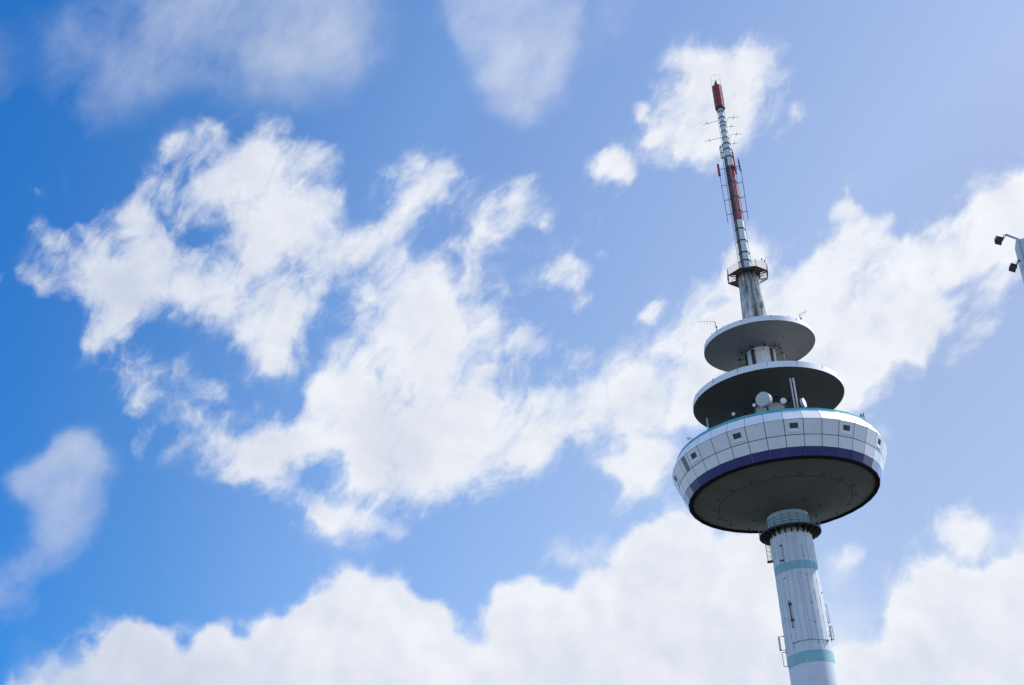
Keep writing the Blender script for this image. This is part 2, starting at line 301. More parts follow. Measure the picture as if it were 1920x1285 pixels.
veila = g.math('MULTIPLY', g.rng(g.math('ADD', veil, g.math('MULTIPLY', g.math('SUBTRACT', vn.outputs['Fac'], .5), 1.9)), -.05, 1.15, 0.0, .92), g.rng(veil, .0, .42, 0, 1, True), clamp=True)
# colours
sky = g.n('ShaderNodeTexSky', sky_type='NISHITA'); sky.sun_disc = False
sky.sun_elevation = R(SUN_EL); sky.sun_rotation = math.atan2(SUN.x, SUN.y)
sky.altitude = 0; sky.air_density = 1.0; sky.dust_density = 0.6; sky.ozone_density = 1.6
SH = Vector((SUN.x, SUN.y, 0)).normalized()
sd = g.vec('DOT_PRODUCT', DIR, tuple(SUN))     # cosine of the angle to the sun
key = g.math('ADD', g.vec('DOT_PRODUCT', DIR, (1.0398, 3.2421, 1.0221)), -2.4534)   # 0 deep blue .. 1 hazy, by direction
st = lambda r, gg, b: (r/2.2, gg/2.2, b/2.2, 1)
tint = g.ramp(key, [(0, st(.215, .98, 1.79)), (.12, st(.33, 1.03, 1.76)), (.30, st(.65, 1.22, 1.75)), (.45, st(1.12, 1.47, 1.86)), (.52, st(1.30, 1.60, 1.92)),
                    (.60, st(1.40, 1.57, 1.84)), (.70, st(1.64, 1.71, 1.84)), (.90, st(2.12, 1.90, 1.80)), (1.0, st(1.80, 1.60, 1.53))])
tint = g.vec('MULTIPLY', tint, (2.2, 2.2, 2.2))
tint = g.mix(inside, (1.75, 2.10, 2.65, 1), tint)      # the rest of the sky is paler
skyc = g.mix(1.0, sky.outputs[0], tint, 'MULTIPLY')
# cloud light: brighter towards the sun, greyer where thick
gn = g.noise(wv, 7.0, 5, .5)
ck = g.math('MAXIMUM', key, g.math('MULTIPLY', g.math('SUBTRACT', 1.0, inside), .3))
cb = g.ramp(ck, [(0, lin(212, 220, 237)), (.25, lin(224, 230, 242)), (.5, lin(236, 240, 248)), (1, lin(243, 246, 252))])
cg = g.ramp(ck, [(0, lin(186, 200, 227)), (.25, lin(208, 216, 234)), (.5, lin(222, 227, 239)), (1, lin(228, 233, 244))])
thick = g.math('ADD', g.math('MULTIPLY', shade, g.rng(gn.outputs['Fac'], .32, .62, .45, 1.1, True)), g.math('MULTIPLY', g.rng(n2, -.04, .10, 0, .45, True), g.rng(cover, .7, .95, 0, 1)), clamp=True)
# self-shading: cloud density here against density a little way towards the sun
TS = (.0085, .0065, 0)
b0 = g.noise(wv, 15.0, 6, .55); b1 = g.noise(g.vec('ADD', wv, TS), 15.0, 6, .55)
bil = g.math('SUBTRACT', b0.outputs['Fac'], b1.outputs['Fac'])
cc = g.mix(thick, cb, cg)
cc = g.vec('MULTIPLY', cc, g.comb(*[g.rng(bil, -.10, .10, 1-q, 1+q*.45) for q in (.085, .07, .045)]))
vc = g.ramp(key, [(0, lin(198, 209, 232)), (.25, lin(207, 216, 234)), (.5, lin(214, 223, 240)), (1, lin(232, 238, 248))])
ten = (10.0, 10.0, 10.0)       # cloud colours are given as seen; the background strength is 0.1
o = g.mix(veila, skyc, g.vec('MULTIPLY', vc, ten))
o = g.mix(alpha, o, g.vec('MULTIPLY', cc, ten))
bg = g.n('ShaderNodeBackground'); g.put(bg.inputs['Color'], o); bg.inputs['Strength'].default_value = 0.1
ow = g.n('ShaderNodeOutputWorld'); nt.links.new(bg.outputs[0], ow.inputs['Surface'])

# ================================================================ helpers
def tag(o, label=None, cat=None, group=None, kind=None):
    if label: o['label'] = label
    if cat: o['category'] = cat
    if group: o['group'] = group
    if kind: o['kind'] = kind
    return o
def empty(name, loc, label=None, cat=None, group=None):
    o = bpy.data.objects.new(name, None); COL.objects.link(o); o.location = loc; o.empty_display_size = .5
    return tag(o, label, cat, group)
def obj(name, mb, mats, parent=None, loc=None):
    me = bpy.data.meshes.new(name)
    me.from_pydata([tuple(v) for v in mb.v], [], mb.f)
    if not isinstance(mats, (list, tuple)): mats = [mats]
    for mm in mats: me.materials.append(mm)
    me.polygons.foreach_set('material_index', mb.m); me.polygons.foreach_set('use_smooth', mb.s)
    bm = bmesh.new(); bm.from_mesh(me); bmesh.ops.recalc_face_normals(bm, faces=bm.faces); bm.to_mesh(me); bm.free()
    me.update()
    if any(mb.s): me.set_sharp_from_angle(angle=R(32))
    o = bpy.data.objects.new(name, me); COL.objects.link(o)
    if parent: o.parent = parent
    if loc is not None: o.location = loc
    return o
def P(t, r, h):      # tower coordinates: angle from the camera side (right positive), radius, height
    a = R(t); return Vector((r*math.sin(a), -r*math.cos(a), h))
Z = Vector((0, 0, 1))
class MB:
    def __init__(s): s.v = []; s.f = []; s.m = []; s.s = []
    def add(s, vs, fs, mi=0, sm=False):
        b = len(s.v); s.v += [Vector(q) for q in vs]
        for f in fs: s.f.append([b+i for i in f]); s.m.append(mi); s.s.append(sm)
        return s
    def box(s, c, ax, ay, az, dx, dy, dz, mi=0):   # centre, unit axes, full sizes
        c = Vector(c); ax, ay, az = ax*dx/2, ay*dy/2, az*dz/2
        vs = [c+i*ax+j*ay+k*az for i in (-1, 1) for j in (-1, 1) for k in (-1, 1)]
        return s.add(vs, [(0, 1, 3, 2), (4, 6, 7, 5), (0, 4, 5, 1), (2, 3, 7, 6), (0, 2, 6, 4), (1, 5, 7, 3)], mi)
    def rbox(s, t, r, h, dt, dr, dh, mi=0):        # box at tower coordinates: tangential, radial, vertical sizes
        a = R(t); tx = Vector((math.cos(a), math.sin(a), 0)); rx = Vector((math.sin(a), -math.cos(a), 0))
        return s.box(P(t, r, h), tx, rx, Z, dt, dr, dh, mi)
    def tube(s, p0, p1, r0, r1=None, n=10, mi=0, caps=True):
        p0, p1 = Vector(p0), Vector(p1); r1 = r0 if r1 is None else r1
        d = (p1-p0).normalized(); a = d.orthogonal().normalized(); b = d.cross(a)
        vs = []
        for p, r in ((p0, r0), (p1, r1)):
            for i in range(n):
                q = 2*math.pi*i/n; vs.append(p + a*math.cos(q)*r + b*math.sin(q)*r)
        fs = [(i, (i+1) % n, n+(i+1) % n, n+i) for i in range(n)]
        s.add(vs, fs, mi, n > 6)
        if caps: s.add(vs[:n], [tuple(range(n))], mi); s.add(vs[n:], [tuple(range(n))], mi)
        return s
    def path(s, pts, r, n=8, mi=0):
        for a, b in zip(pts[:-1], pts[1:]): s.tube(a, b, r, n=n, mi=mi)
        return s
    def lathe(s, prof, n=96, ph=0.0, mi=None, smooth=True, close=False, c=(0, 0, 0)):
        c = Vector(c); k = len(prof); vs = []
        for r, h in prof:
            for i in range(n): vs.append(P(ph+360*i/n, max(r, 1e-4), h)+c)
        b = len(s.v); s.v += vs
        for j in range(k-1 if not close else k):
            j2 = (j+1) % k
            for i in range(n):
                i2 = (i+1) % n
                s.f.append([b+j*n+i, b+j*n+i2, b+j2*n+i2, b+j2*n+i]); s.m.append((mi[j] if isinstance(mi, (list, tuple)) else (mi or 0))); s.s.append(smooth)
        return s
    def ring(s, r, h, w, n=64, mi=0, c=(0, 0, 0), ph=0, smooth=True):   # round-section ring
        return s.lathe([(r+w*math.cos(q), h+w*math.sin(q)) for q in [2*math.pi*i/6 for i in range(6)]], n=n, ph=ph, close=True, mi=mi, c=c, smooth=smooth)

# ================================================================ materials
def mat(name, col, rough=.6, metal=0.0, var=.08, scale=1.0, bump=0.0, streak=0.0, streakcol=None, spec=.5, coat=0.0, fine=0.0, slo=.47, shi=.72, sf=3.2):
    mm = bpy.data.materials.new(name); mm.use_nodes = True; t = mm.node_tree; bs = t.nodes['Principled BSDF']; q = NG(t)
    tc = q.n('ShaderNodeTexCoord'); co = tc.outputs['Object']
    n = q.noise(co, scale, 6, .6)
    c0 = tuple(x*(1-var) for x in col)+(1,); c1 = tuple(min(1, x*(1+var)) for x in col)+(1,)
    c = q.mix(q.rng(n.outputs['Fac'], .3, .7, 0, 1), c0, c1)
    if streak:
        sc = q.vec('MULTIPLY', co, (1, 1, .06)); n2 = q.noise(sc, sf, 7, .65)
        n3 = q.noise(co, .35, 3, .5)
        f = q.math('MULTIPLY', q.rng(n2.outputs['Fac'], slo, shi, 0, streak, True), q.rng(n3.outputs['Fac'], .3, .6, .4, 1.0))
        c = q.mix(f, c, tuple(streakcol or (.12, .12, .11))+(1,))
    if fine:
        n4 = q.noise(co, 14, 3, .6); c = q.mix(q.rng(n4.outputs['Fac'], .35, .65, 0, fine), c, (.05, .05, .06, 1))
    q.put(bs.inputs['Base Color'], c)
    rr = q.rng(n.outputs['Fac'], .3, .7, max(0, rough-.08), min(1, rough+.08)); q.put(bs.inputs['Roughness'], rr)
    bs.inputs['Metallic'].default_value = metal; bs.inputs['Specular IOR Level'].default_value = spec
    bs.inputs['Coat Weight'].default_value = coat
    if bump:
        bp = q.n('ShaderNodeBump'); bp.inputs['Strength'].default_value = bump; bp.inputs['Distance'].default_value = .05
        nb = q.noise(co, scale*8, 4, .6); q.put(bp.inputs['Height'], nb.outputs['Fac']); q.put(bs.inputs['Normal'], bp.outputs[0])
    return mm
M = {}
M['white'] = mat('white_cladding', (.78, .79, .81), .42, var=.05, scale=.35, fine=.05, streak=.16, streakcol=(.45, .47, .49))
M['slope'] = mat('white_roof_cladding', (.80, .81, .82), .40, var=.03, scale=.4)
M['fascia'] = mat('pale_concrete_fascia', (.78, .79, .80), .65, var=.05, scale=.6, streak=.22, streakcol=(.32, .32, .31))
M['blue'] = mat('deep_blue_cladding', (.036, .040, .175), .20, var=.06, scale=.5, coat=.3)
M['joint'] = mat('dark_joint', (.05, .06, .08), .7)
M['paljoint'] = mat('pale_joint', (.34, .36, .42), .6)
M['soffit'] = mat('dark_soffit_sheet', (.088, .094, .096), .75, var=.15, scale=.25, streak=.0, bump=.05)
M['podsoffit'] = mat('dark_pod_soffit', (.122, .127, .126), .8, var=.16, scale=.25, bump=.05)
M['soffitline'] = mat('soffit_joint', (.062, .066, .068), .8)
M['rimdark'] = mat('black_rim', (.012, .013, .015), .9, spec=.1)
M['teal'] = mat('turquoise_trim', (.06, .42, .48), .35, var=.06)
M['shaft'] = mat('painted_concrete_shaft', (.63, .655, .69), .62, var=.07, scale=.5, bump=.15, streak=.30, streakcol=(.42, .44, .46))
M['stripe'] = mat('faded_turquoise_paint', (.245, .46, .50), .6, var=.10, scale=.7, streak=.35, streakcol=(.26, .42, .45))
M['neck'] = mat('grey_teal_paint', (.34, .46, .50), .65, var=.07, scale=.8, streak=.25, streakcol=(.14, .22, .25))
M['core'] = mat('pale_painted_core', (.62, .64, .65), .6, var=.06, scale=.6, streak=.35, streakcol=(.30, .33, .35))
M['seam'] = mat('seam', (.25, .31, .36), .7)
M['concrete'] = mat('stained_concrete', (.46, .47, .47), .85, var=.35, scale=.9, bump=.4, streak=.92, streakcol=(.040, .043, .046), slo=.40, shi=.64, sf=1.7)
M['steel'] = mat('galvanised_steel', (.50, .52, .54), .38, metal=.7, var=.12, scale=3)
M['mastwhite'] = mat('white_mast_paint', (.66, .68, .68), .45, var=.10, scale=1.2, streak=.35, streakcol=(.30, .34, .36))
M['mastred'] = mat('red_mast_paint', (.36, .055, .050), .5, var=.18, scale=1.5, streak=.35, streakcol=(.12, .03, .03))
M['red'] = mat('red_antenna_shell', (.32, .045, .045), .38, var=.12, scale=2)
M['rust'] = mat('red_oxide_steel', (.11, .030, .030), .6, var=.2, scale=3)
M['dark'] = mat('dark_metal', (.025, .028, .032), .55)
M['grey'] = mat('grey_metal', (.16, .18, .20), .5, metal=.3)
M['wire'] = mat('antenna_aluminium', (.09, .12, .17), .45, metal=.4)
M['radome'] = mat('grey_radome', (.50, .51, .50), .5, var=.04)
M['drum'] = mat('painted_drum', (.42, .46, .50), .45, var=.06)
M['panelwhite'] = mat('white_antenna_panel', (.60, .62, .62), .4)
M['glass'] = mat('dark_opening', (.012, .013, .015), .6, var=.3, spec=.15)
M['pylon'] = mat('pale_sheet_pylon', (.52, .56, .60), .45, var=.05, scale=1.5, streak=.2, streakcol=(.35, .38, .42))
M['lens'] = mat('lamp_glass', (.03, .03, .032), .3)

# ================================================================ ground
def ground_mesh():
    b = MB(); n = 40; L = 6000.0; ks = [(-1+2*i/n) for i in range(n+1)]
    cs = [math.copysign(abs(k)**2.2, k)*L for k in ks]
    vs = [(x, y+120, 0) for y in cs for x in cs]
    return b.add(vs, [(j*(n+1)+i, j*(n+1)+i+1, (j+1)*(n+1)+i+1, (j+1)*(n+1)+i) for j in range(n) for i in range(n)])
M['ground'] = mat('grass_and_gravel', (.075, .080, .062), .95, var=.35, scale=.05, bump=.3)
tag(obj('ground', ground_mesh(), M['ground']), kind='structure')
M['paving'] = mat('paving', (.13, .13, .125), .9, var=.12, scale=.4)
pv = MB(); pv.lathe([(0, .004), (16, .004)], n=64, smooth=False)
tag(obj('pavement', pv, M['paving'], loc=(0, 250, 0)), kind='structure')

# ================================================================ the tower
T = empty('telecommunications_tower', (0, 250, 0), 'tall telecommunications tower with white pod, blue band, two round platforms and red-white mast', 'tower')
def part(name, mb, mats, parent=T, label=None):
    o = obj(name, mb, mats, parent)
    if label: o['label'] = label
    return o
def each(name, mbs, mats, parent=T):
    for q in mbs: obj(name, q, mats, parent)
def shr(h): return 3.52-(h-80)*.01102
# shaft with vertical seams
b = MB(); b.lathe([(shr(0)+.01, 0), (shr(40), 40), (shr(80), 80), (shr(97), 97), (shr(97), 97.0)], n=96)
lengths = {10.5: (77.2, 96.2), 25.7: (77.1, 94.2), 41: (77.2, 96.3), 56: (77.2, 94.2), 71.5: (77.1, 96.4), -5: (77.2, 94.0), -20.7: (77.1, 96.2), -36.5: (77.2, 95.0), -52: (78.2, 95.7), -67.5: (77.2, 96.2)}
for k in range(24):
    t = 10.5+15.35*k-(360 if 10.5+15.35*k > 180 else 0)
    q = min(lengths, key=lambda a: abs(a-t)); h0, h1 = lengths[q] if abs(q-t) < 3 else (77.2, 95+rnd.random())
    N = 6
    for i in range(N):
        a0 = h0+(h1-h0)*i/N; a1 = h0+(h1-h0)*(i+1)/N; r0 = shr((a0+a1)/2)
        b.rbox(t, r0+.004, (a0+a1)/2, .045, .03, a1-a0, 1)
# faint formwork arch scar low on the shaft
for i in range(14):
    a = math.pi*i/13; b.rbox(-6+6.5*math.cos(a), shr(72)+.004, 71.2+1.3*math.sin(a), .09, .03, .09, 2)
b.rbox(-8, shr(74)+.003, 74.4, .07, .03, 3.0, 2)
part('shaft', b, [M['shaft'], M['seam'], M['core']])
for (h0, h1) in ((90.15, 91.55), (75.12, 76.98)):
    b = MB(); b.lathe([(shr(h0)+.006, h0), (shr(h1)+.006, h1)], n=96); part('painted_stripe', b, M['stripe'])
ms = []
for t, h in ((-34.9, 89.06), (25.8, 89.07), (25.6, 84.54), (26.1, 81.36), (26, 78.17), (-36.9, 78.66), (25.5, 92.22), (72, 86.5), (71, 79.5)):
    ms.append(MB().tube(P(t, shr(h)-.05, h), P(t, shr(h)+.12, h), .085, n=8))
each('anchor_bolt', ms, M['dark'])
# neck between gallery and pod
b = MB(); b.lathe([(3.30, 97.0), (3.30, 100.6)], n=96); part('neck', b, M['neck'])
# gallery under the pod
b = MB()
b.lathe([(3.2, 97.28), (4.95, 97.28), (4.95, 97.06), (4.75, 97.06), (4.75, 97.2), (3.2, 97.2)], n=64, close=True, smooth=False)
for k in range(22):
    t = 5+360*k/22
    a = R(t); tx = Vector((math.cos(a), math.sin(a), 0))*.10
    tri = [P(t, 3.28, 97.18), P(t, 4.85, 97.18), P(t, 4.85, 96.95), P(t, 3.28, 96.25)]
    b.add([q-tx for q in tri]+[q+tx for q in tri], [(0, 1, 2, 3), (4, 5, 6, 7), (0, 1, 5, 4), (1, 2, 6, 5), (2, 3, 7, 6), (3, 0, 4, 7)])
part('gallery', b, M['dark'])
b = MB()
for h in (97.75, 98.15, 98.55): b.ring(4.9, h, .03, n=48)
for k in range(22): b.tube(P(5+360*k/22, 4.9, 97.2), P(5+360*k/22, 4.9, 98.6), .035, n=6)
part('gallery_railing', b, M['grey'])
b = MB()
for h in (98.3, 98.9, 99.5): b.lathe([(3.305, h-.03), (3.33, h-.03), (3.33, h+.03), (3.305, h+.03)], n=64, close=True)
for k in range(16):
    t = -62+22.5*k; b.rbox(t, 3.33, 98.9, .10, .05, 1.4)
    for h in (98.3, 99.5): b.rbox(t, 3.38, h, .26, .08, .16)
part('neck_straps', b, M['seam'])
# small hanging ladder cage on the left of the gallery
b = MB()
for dt in (-5, 6):
    for r in (3.5, 4.15): b.tube(P(-88+dt, r, 93.1), P(-88+dt, r, 97.1), .035, n=6)
for k in range(9):
    h = 93.3+.45*k
    b.path([P(-93, 3.5, h), P(-93, 4.15, h), P(-82, 4.15, h), P(-82, 3.5, h)], .022, n=5)
    if k % 2: b.tube(P(-93, 3.5, h), P(-93, 4.15, h+.45), .02, n=5)
b.rbox(-88, 3.8, 93.05, .95, .95, .12)
part('hanging_ladder', b, M['dark'])

# ---- pod
NF, PH = 36, 15.85
def fp(k, r, h): return P(PH+10*k, r, h)
prof = [(16.35, 111.50), (16.61, 111.05), (17.49, 109.23), (16.61, 106.93), (16.01, 105.12), (15.45, 103.80)]
b = MB(); ins = .05
b.lathe([(r-ins, h) for r, h in prof[1:5]]+[(16.01-ins, 105.12)], n=NF, ph=PH, smooth=False, mi=0)
b.lathe([(16.0-ins, 105.10), (15.45-ins, 103.82)], n=NF, ph=PH, smooth=False, mi=1)
part('pod_frame', b, [M['joint'], M['paljoint']])
def band(r0, h0, r1, h1, g, mats, mi=0, skip=()):
    """faceted ring of separate cladding sheets with open joints g metres wide"""
    b = MB()
    for k in range(NF):
        if k in skip: continue
        a, bb, c, d = fp(k, r0, h0), fp(k+1, r0, h0), fp(k+1, r1, h1), fp(k, r1, h1)
        u = (bb-a).normalized(); v = (d-a).normalized(); v2 = (c-bb).normalized()
        q = [a+u*g/2+v*g/2, bb-u*g/2+v2*g/2, c-u*g/2-v2*g/2, d+u*g/2-v*g/2]
        nrm = u.cross(v).normalized(); ctr = (a+c)/2
        if nrm.dot(Vector((ctr.x, ctr.y, 0))) < 0: nrm = -nrm
        j = rnd.uniform(-.005, .005)
        q1 = [p+nrm*j for p in q]; q0 = [p-nrm*.045 for p in q]
        b.add(q1+q0, [(0, 1, 2, 3), (0, 1, 5, 4), (1, 2, 6, 5), (2, 3, 7, 6), (3, 0, 4, 7)], mi)
    return b
part('roof_cladding', band(17.49, 109.23, 16.61, 111.05, .075, 0), M['slope'])
wins = [k % NF for k in range(-34, 36, 3) if (k+7) % 3 == 0]
wins = sorted(set((k) % NF for k in (-7, -4, -1, 2, 5, 8, 11, 14, 17, 20, 23, 26)))
def quadpt(k, u, v, out=0.0):     # point on upper wall facet k, u across 0..1, v up 0..1
    a, bb, c, d = fp(k, 16.61, 106.93), fp(k+1, 16.61, 106.93), fp(k+1, 17.49, 109.23), fp(k, 17.49, 109.23)
    p = (a*(1-u)+bb*u)*(1-v)+(d*(1-u)+c*u)*v
    n = (bb-a).cross(d-a).normalized(); ctr = (a+c)/2
    if n.dot(Vector((ctr.x, ctr.y, 0))) < 0: n = -n
    return p+n*out
U0, U1, V0, V1 = .28, .72, .40, .75
door = (-8) % NF; plate = (-10) % NF
b = band(16.61, 106.93, 17.49, 109.23, .115, 0, skip=set(wins) | {door})
g2 = .085/3.0
for k in wins:
    A = lambda u, v: quadpt(k, u, v)
    for (ua, ub, va, vb) in ((.019, U0, .025, .975), (U1, .981, .025, .975), (U0, U1, V1, .975), (U0, U1, .025, V0)):
        b.add([A(ua, va), A(ub, va), A(ub, vb), A(ua, vb)], [(0, 1, 2, 3)])
for (ua, ub) in ((.014, .36), (.78, .986)):
    b.add([quadpt(door, ua, .02), quadpt(door, ub, .02), quadpt(door, ub, .98), quadpt(door, ua, .98)], [(0, 1, 2, 3)])
part('wall_cladding', b, M['white'])
b = MB(); b.add([quadpt(door, .36, .02, -.02), quadpt(door, .78, .02, -.02), quadpt(door, .78, .98, -.02), quadpt(door, .36, .98, -.02)], [(0, 1, 2, 3)])
part('louvre_panel', b, M['grey'], label='dark grey louvre strip in the left of the pod wall')
for k in wins:
    # recessed dark window over a splayed sill
    b = MB(); d = -.10
    o4 = [quadpt(k, u, v) for u, v in ((U0, V0), (U1, V0), (U1, V1), (U0, V1))]
    i4 = [quadpt(k, u, v, d) for u, v in ((U0, V0), (U1, V0), (U1, V1), (U0, V1))]
    b.add(o4+i4, [(0, 1, 5, 4), (1, 2, 6, 5), (2, 3, 7, 6), (3, 0, 4, 7)], 1)
    b.add(i4, [(0, 1, 2, 3)], 0)
    w = part('window', b, [M['glass'], M['rimdark']])
    s = MB()
    tp = [quadpt(k, U0, V0, .012), quadpt(k, U1, V0, .012)]; lw = [quadpt(k, U0-.13, V0-.24, .012), quadpt(k, U1+.10, V0-.24, .012)]
    bo = [quadpt(k, U0-.0, V0-.22, .09), quadpt(k, U1+.0, V0-.22, .09)]
    s.add([tp[0], tp[1], bo[1], bo[0], lw[0], lw[1]], [(0, 1, 2, 3), (0, 3, 4), (1, 2, 5), (3, 2, 5, 4)])
    part('sill', s, M['white'], parent=w)
part('lower_wall_cladding', band(16.01, 105.12, 16.61, 106.93, .115, 0), M['white'])
part('blue_band', band(15.45, 103.82, 16.01, 105.12, .06, 0), M['blue'])
# light frames of service hatches
for k in (5, -10):
    b = MB(); k = k % NF
    for (ua, ub, va, vb) in ((.3, .7, .72, .78), (.3, .7, .25, .31), (.64, .7, .31, .72)) if k == 5 else ((.3, .42, .3, .8), (.42, .75, .3, .38), (.69, .75, .38, .55)):
        b.add([quadpt(k, ua, va, .03), quadpt(k, ub, va, .03), quadpt(k, ub, vb, .03), quadpt(k, ua, vb, .03)], [(0, 1, 2, 3)])
    part('hatch_frame', b, M['paljoint'])
b = MB(); b.lathe([(16.40, 111.07), (16.66, 111.07), (16.44, 111.30), (16.44, 111.54), (16.2, 111.54), (16.2, 111.3)], n=NF, ph=PH, smooth=False, close=True); part('turquoise_trim', b, M['teal'])
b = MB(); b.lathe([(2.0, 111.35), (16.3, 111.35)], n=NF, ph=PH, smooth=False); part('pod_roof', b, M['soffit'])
b = MB()
b.lathe([(15.47, 103.84), (15.30, 103.62), (14.72, 103.62), (14.72, 104.0), (15.3, 104.0)], n=NF, ph=PH, smooth=False, close=True); part('pod_rim', b, M['rimdark'])
def cone(r): return 103.92-(14.9-r)*.325
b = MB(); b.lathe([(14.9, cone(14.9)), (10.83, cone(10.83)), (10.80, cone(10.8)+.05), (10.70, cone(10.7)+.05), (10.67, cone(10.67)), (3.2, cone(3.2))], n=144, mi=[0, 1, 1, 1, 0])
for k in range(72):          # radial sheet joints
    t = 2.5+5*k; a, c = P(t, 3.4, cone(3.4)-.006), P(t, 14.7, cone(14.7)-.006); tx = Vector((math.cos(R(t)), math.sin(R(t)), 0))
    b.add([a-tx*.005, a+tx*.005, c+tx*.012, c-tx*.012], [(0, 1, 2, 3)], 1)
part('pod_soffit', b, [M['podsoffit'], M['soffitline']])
each('soffit_lamp', [MB().tube(P(-4.6+20*k, 11.4, cone(11.4)+.1), P(-4.6+20*k, 11.4, cone(11.4)-.16), .21, .17, n=10) for k in range(18)] +
     [MB().tube(P(-10+45*k, 5.6, cone(5.6)+.1), P(-10+45*k, 5.6, cone(5.6)-.16), .21, .17, n=10) for k in range(8)], M['dark'])

# ---- discs and core
def disc(r, hl, hu, root, hroot, nlamp, lamps_r, ph0, nseg, phs):
    b = MB(); b.lathe([(r, hl), (r-.10, hu), (2.0, hu+.02)], n=160)
    for k in range(nseg):
        t = phs+360/nseg*k; b.rbox(t, (r+r-.10)/2+.004, (hl+hu)/2, .05, .03, hu-hl-.02, 1)
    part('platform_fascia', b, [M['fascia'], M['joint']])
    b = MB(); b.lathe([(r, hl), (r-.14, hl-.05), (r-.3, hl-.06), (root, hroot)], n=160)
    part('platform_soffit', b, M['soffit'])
    for k in range(nlamp):
        t = ph0+360/nlamp*k; rr = lamps_r; h = hl-.06+(hroot-hl+.06)*(r-rr)/(r-root)
        obj('soffit_lamp', MB().tube(P(t, rr, h+.1), P(t, rr, h-.10), .11, .08, n=8), M['dark'], T)
disc(12.56, 120.82, 121.93, 2.5, 119.48, 9, 8.0, 15.8, 16, 3.5)
disc(9.41, 131.18, 132.15, 2.35, 130.12, 9, 5.5, 10, 12, -14)
b = MB(); b.lathe([(2.55, 111.2), (2.55, 119.6)], n=64); b.lathe([(2.36, 121.8), (2.36, 130.2)], n=64)
for t in (-30, 0, 30, 60): b.rbox(t, 2.37, 126, .035, .02, 7.9, 1)
part('core_wall', b, [M['core'], M['seam']])
ms = []     # dark cowls round the core under each platform
for (h, rr, ts) in ((129.75, 3.6, (-62, -22, 14, 48, 68, 100, 140, 180, 220, 260)), (119.4, 4.1, (-72, -35, 20, 60, 95, 135, 180, 225, 265))):
    for t in ts:
        ms.append(MB().rbox(t, rr, h, .55, .30, .32).tube(P(t, rr-.1, h), P(t, 2.4, h-.25), .05, n=6))
each('soffit_vent', ms, M['dark'])
ms = []
for t, w in ((-31, .62), (48, .5)):
    b = MB(); ms.append(b); b.rbox(t, 2.48, 125.9, w, .12, 8.0)
    for i in range(16): b.rbox(t, 2.60, 122.2+.5*i, w+.1, .06, .07, 1)
ms.append(MB().rbox(-80, 2.55, 125.9, .35, .3, 8.0))
each('cable_tray', ms, [M['dark'], M['rust']])
b = MB(); b.tube(P(57, 2.75, 121.9), P(57, 2.75, 129.7), .14, n=10)
for h in (123.5, 125.5, 127.5): b.tube(P(50, 2.4, h), P(60, 2.9, h), .06, n=6)
part('cable_duct', b, M['panelwhite'])
ms = []
for i, h in enumerate((129.2, 128.3, 127.4, 126.4)):
    b = MB().tube(P(-84, 2.4, h), P(-86, 3.9, h+.1), .05, n=6); ms.append(b)
    for k in range(3): b.rbox(-86, 3.0+.42*k, h+.08, .12, .12, .42)
each('antenna_bracket', ms, M['dark'])

# ---- upper concrete column
b = MB(); b.lathe([(2.28, 132.0), (1.72, 145.5)], n=72); part('concrete_column', b, M['concrete'])
b = MB()
for dt in (-3.6, 3.6):
    b.tube(P(26+dt, 2.34, 132.2), P(6+dt*1.3, 1.86, 145.5), .04, n=6)
for i in range(30):
    q = (i+.5)/30; t = 26-20*q; r = 2.34-.48*q; h = 132.2+13.3*q; b.tube(P(t-4.4, r, h), P(t+4.4, r, h), .035, n=5)
    if i % 2 == 0: b.path([P(t-6, r, h), P(t-6, r+.35, h), P(t+6, r+.35, h), P(t+6, r, h)], .025, n=5)
part('column_ladder', b, M['grey'])
b = MB(); b.rbox(44, 2.28, 133.5, .75, .12, 2.6); part('column_door', b, M['dark'])
b = MB(); b.path([P(33, 2.7, 132.1), P(33, 2.7, 135.2), P(52, 2.7, 135.2), P(52, 2.7, 132.1)], .06, n=6); part('door_frame', b, M['steel'])
b = MB(); b.rbox(56, 2.12, 138.8, .22, .06, 1.3); part('column_vent', b, M['dark'])
each('junction_box', [MB().rbox(t, 2.5, h, w, .3, .4) for t, h, w in ((68, 132.35, .5), (40, 132.3, .4), (-5, 132.3, .2))], M['dark'])

# ---- octagonal maintenance platform
OR, OH, OP = 3.68, 145.15, 5.0
b = MB()
vt = [OP-22.5+45*k for k in range(8)]
for k in range(8):
    t0, t1 = vt[k], vt[(k+1) % 8]
    b.tube(P(t0, OR, OH), P(t1, OR, OH), .09, n=6)
    b.tube(P(t0, OR, OH-.02), P(t0, 1.7, OH-.25), .10, n=6)
    b.tube(P(t0, OR, OH), P(t0, 1.75, OH-1.0), .05, n=6)
    if k in (2, 3, 6): b.tube(P(t0, 2.0, OH), P(t1, OR-.1, OH), .03, n=5); b.tube(P(t1, 2.0, OH), P(t0, OR-.1, OH), .03, n=5)
part('platform_beams', b, M['rust'])
b = MB()
for k in range(8):
    t0, t1 = vt[k], vt[(k+1) % 8]
    if k in (0, 7, 1, 5, 4): # plated sectors
        b.add([P(t0, OR-.05, OH+.06), P(t1, OR-.05, OH+.06), P(t1, 1.6, OH+.06), P(t0, 1.6, OH+.06)], [(0, 1, 2, 3)])
        b.add([P(t0, OR-.05, OH+.10), P(t1, OR-.05, OH+.10), P(t1, 1.6, OH+.10), P(t0, 1.6, OH+.10)], [(0, 1, 2, 3)])
    else:
        b.add([P(t0, 2.3, OH+.06), P(t1, 2.3, OH+.06), P(t1, 1.6, OH+.06), P(t0, 1.6, OH+.06)], [(0, 1, 2, 3)])
part('platform_deck', b, M['dark'])
b = MB()
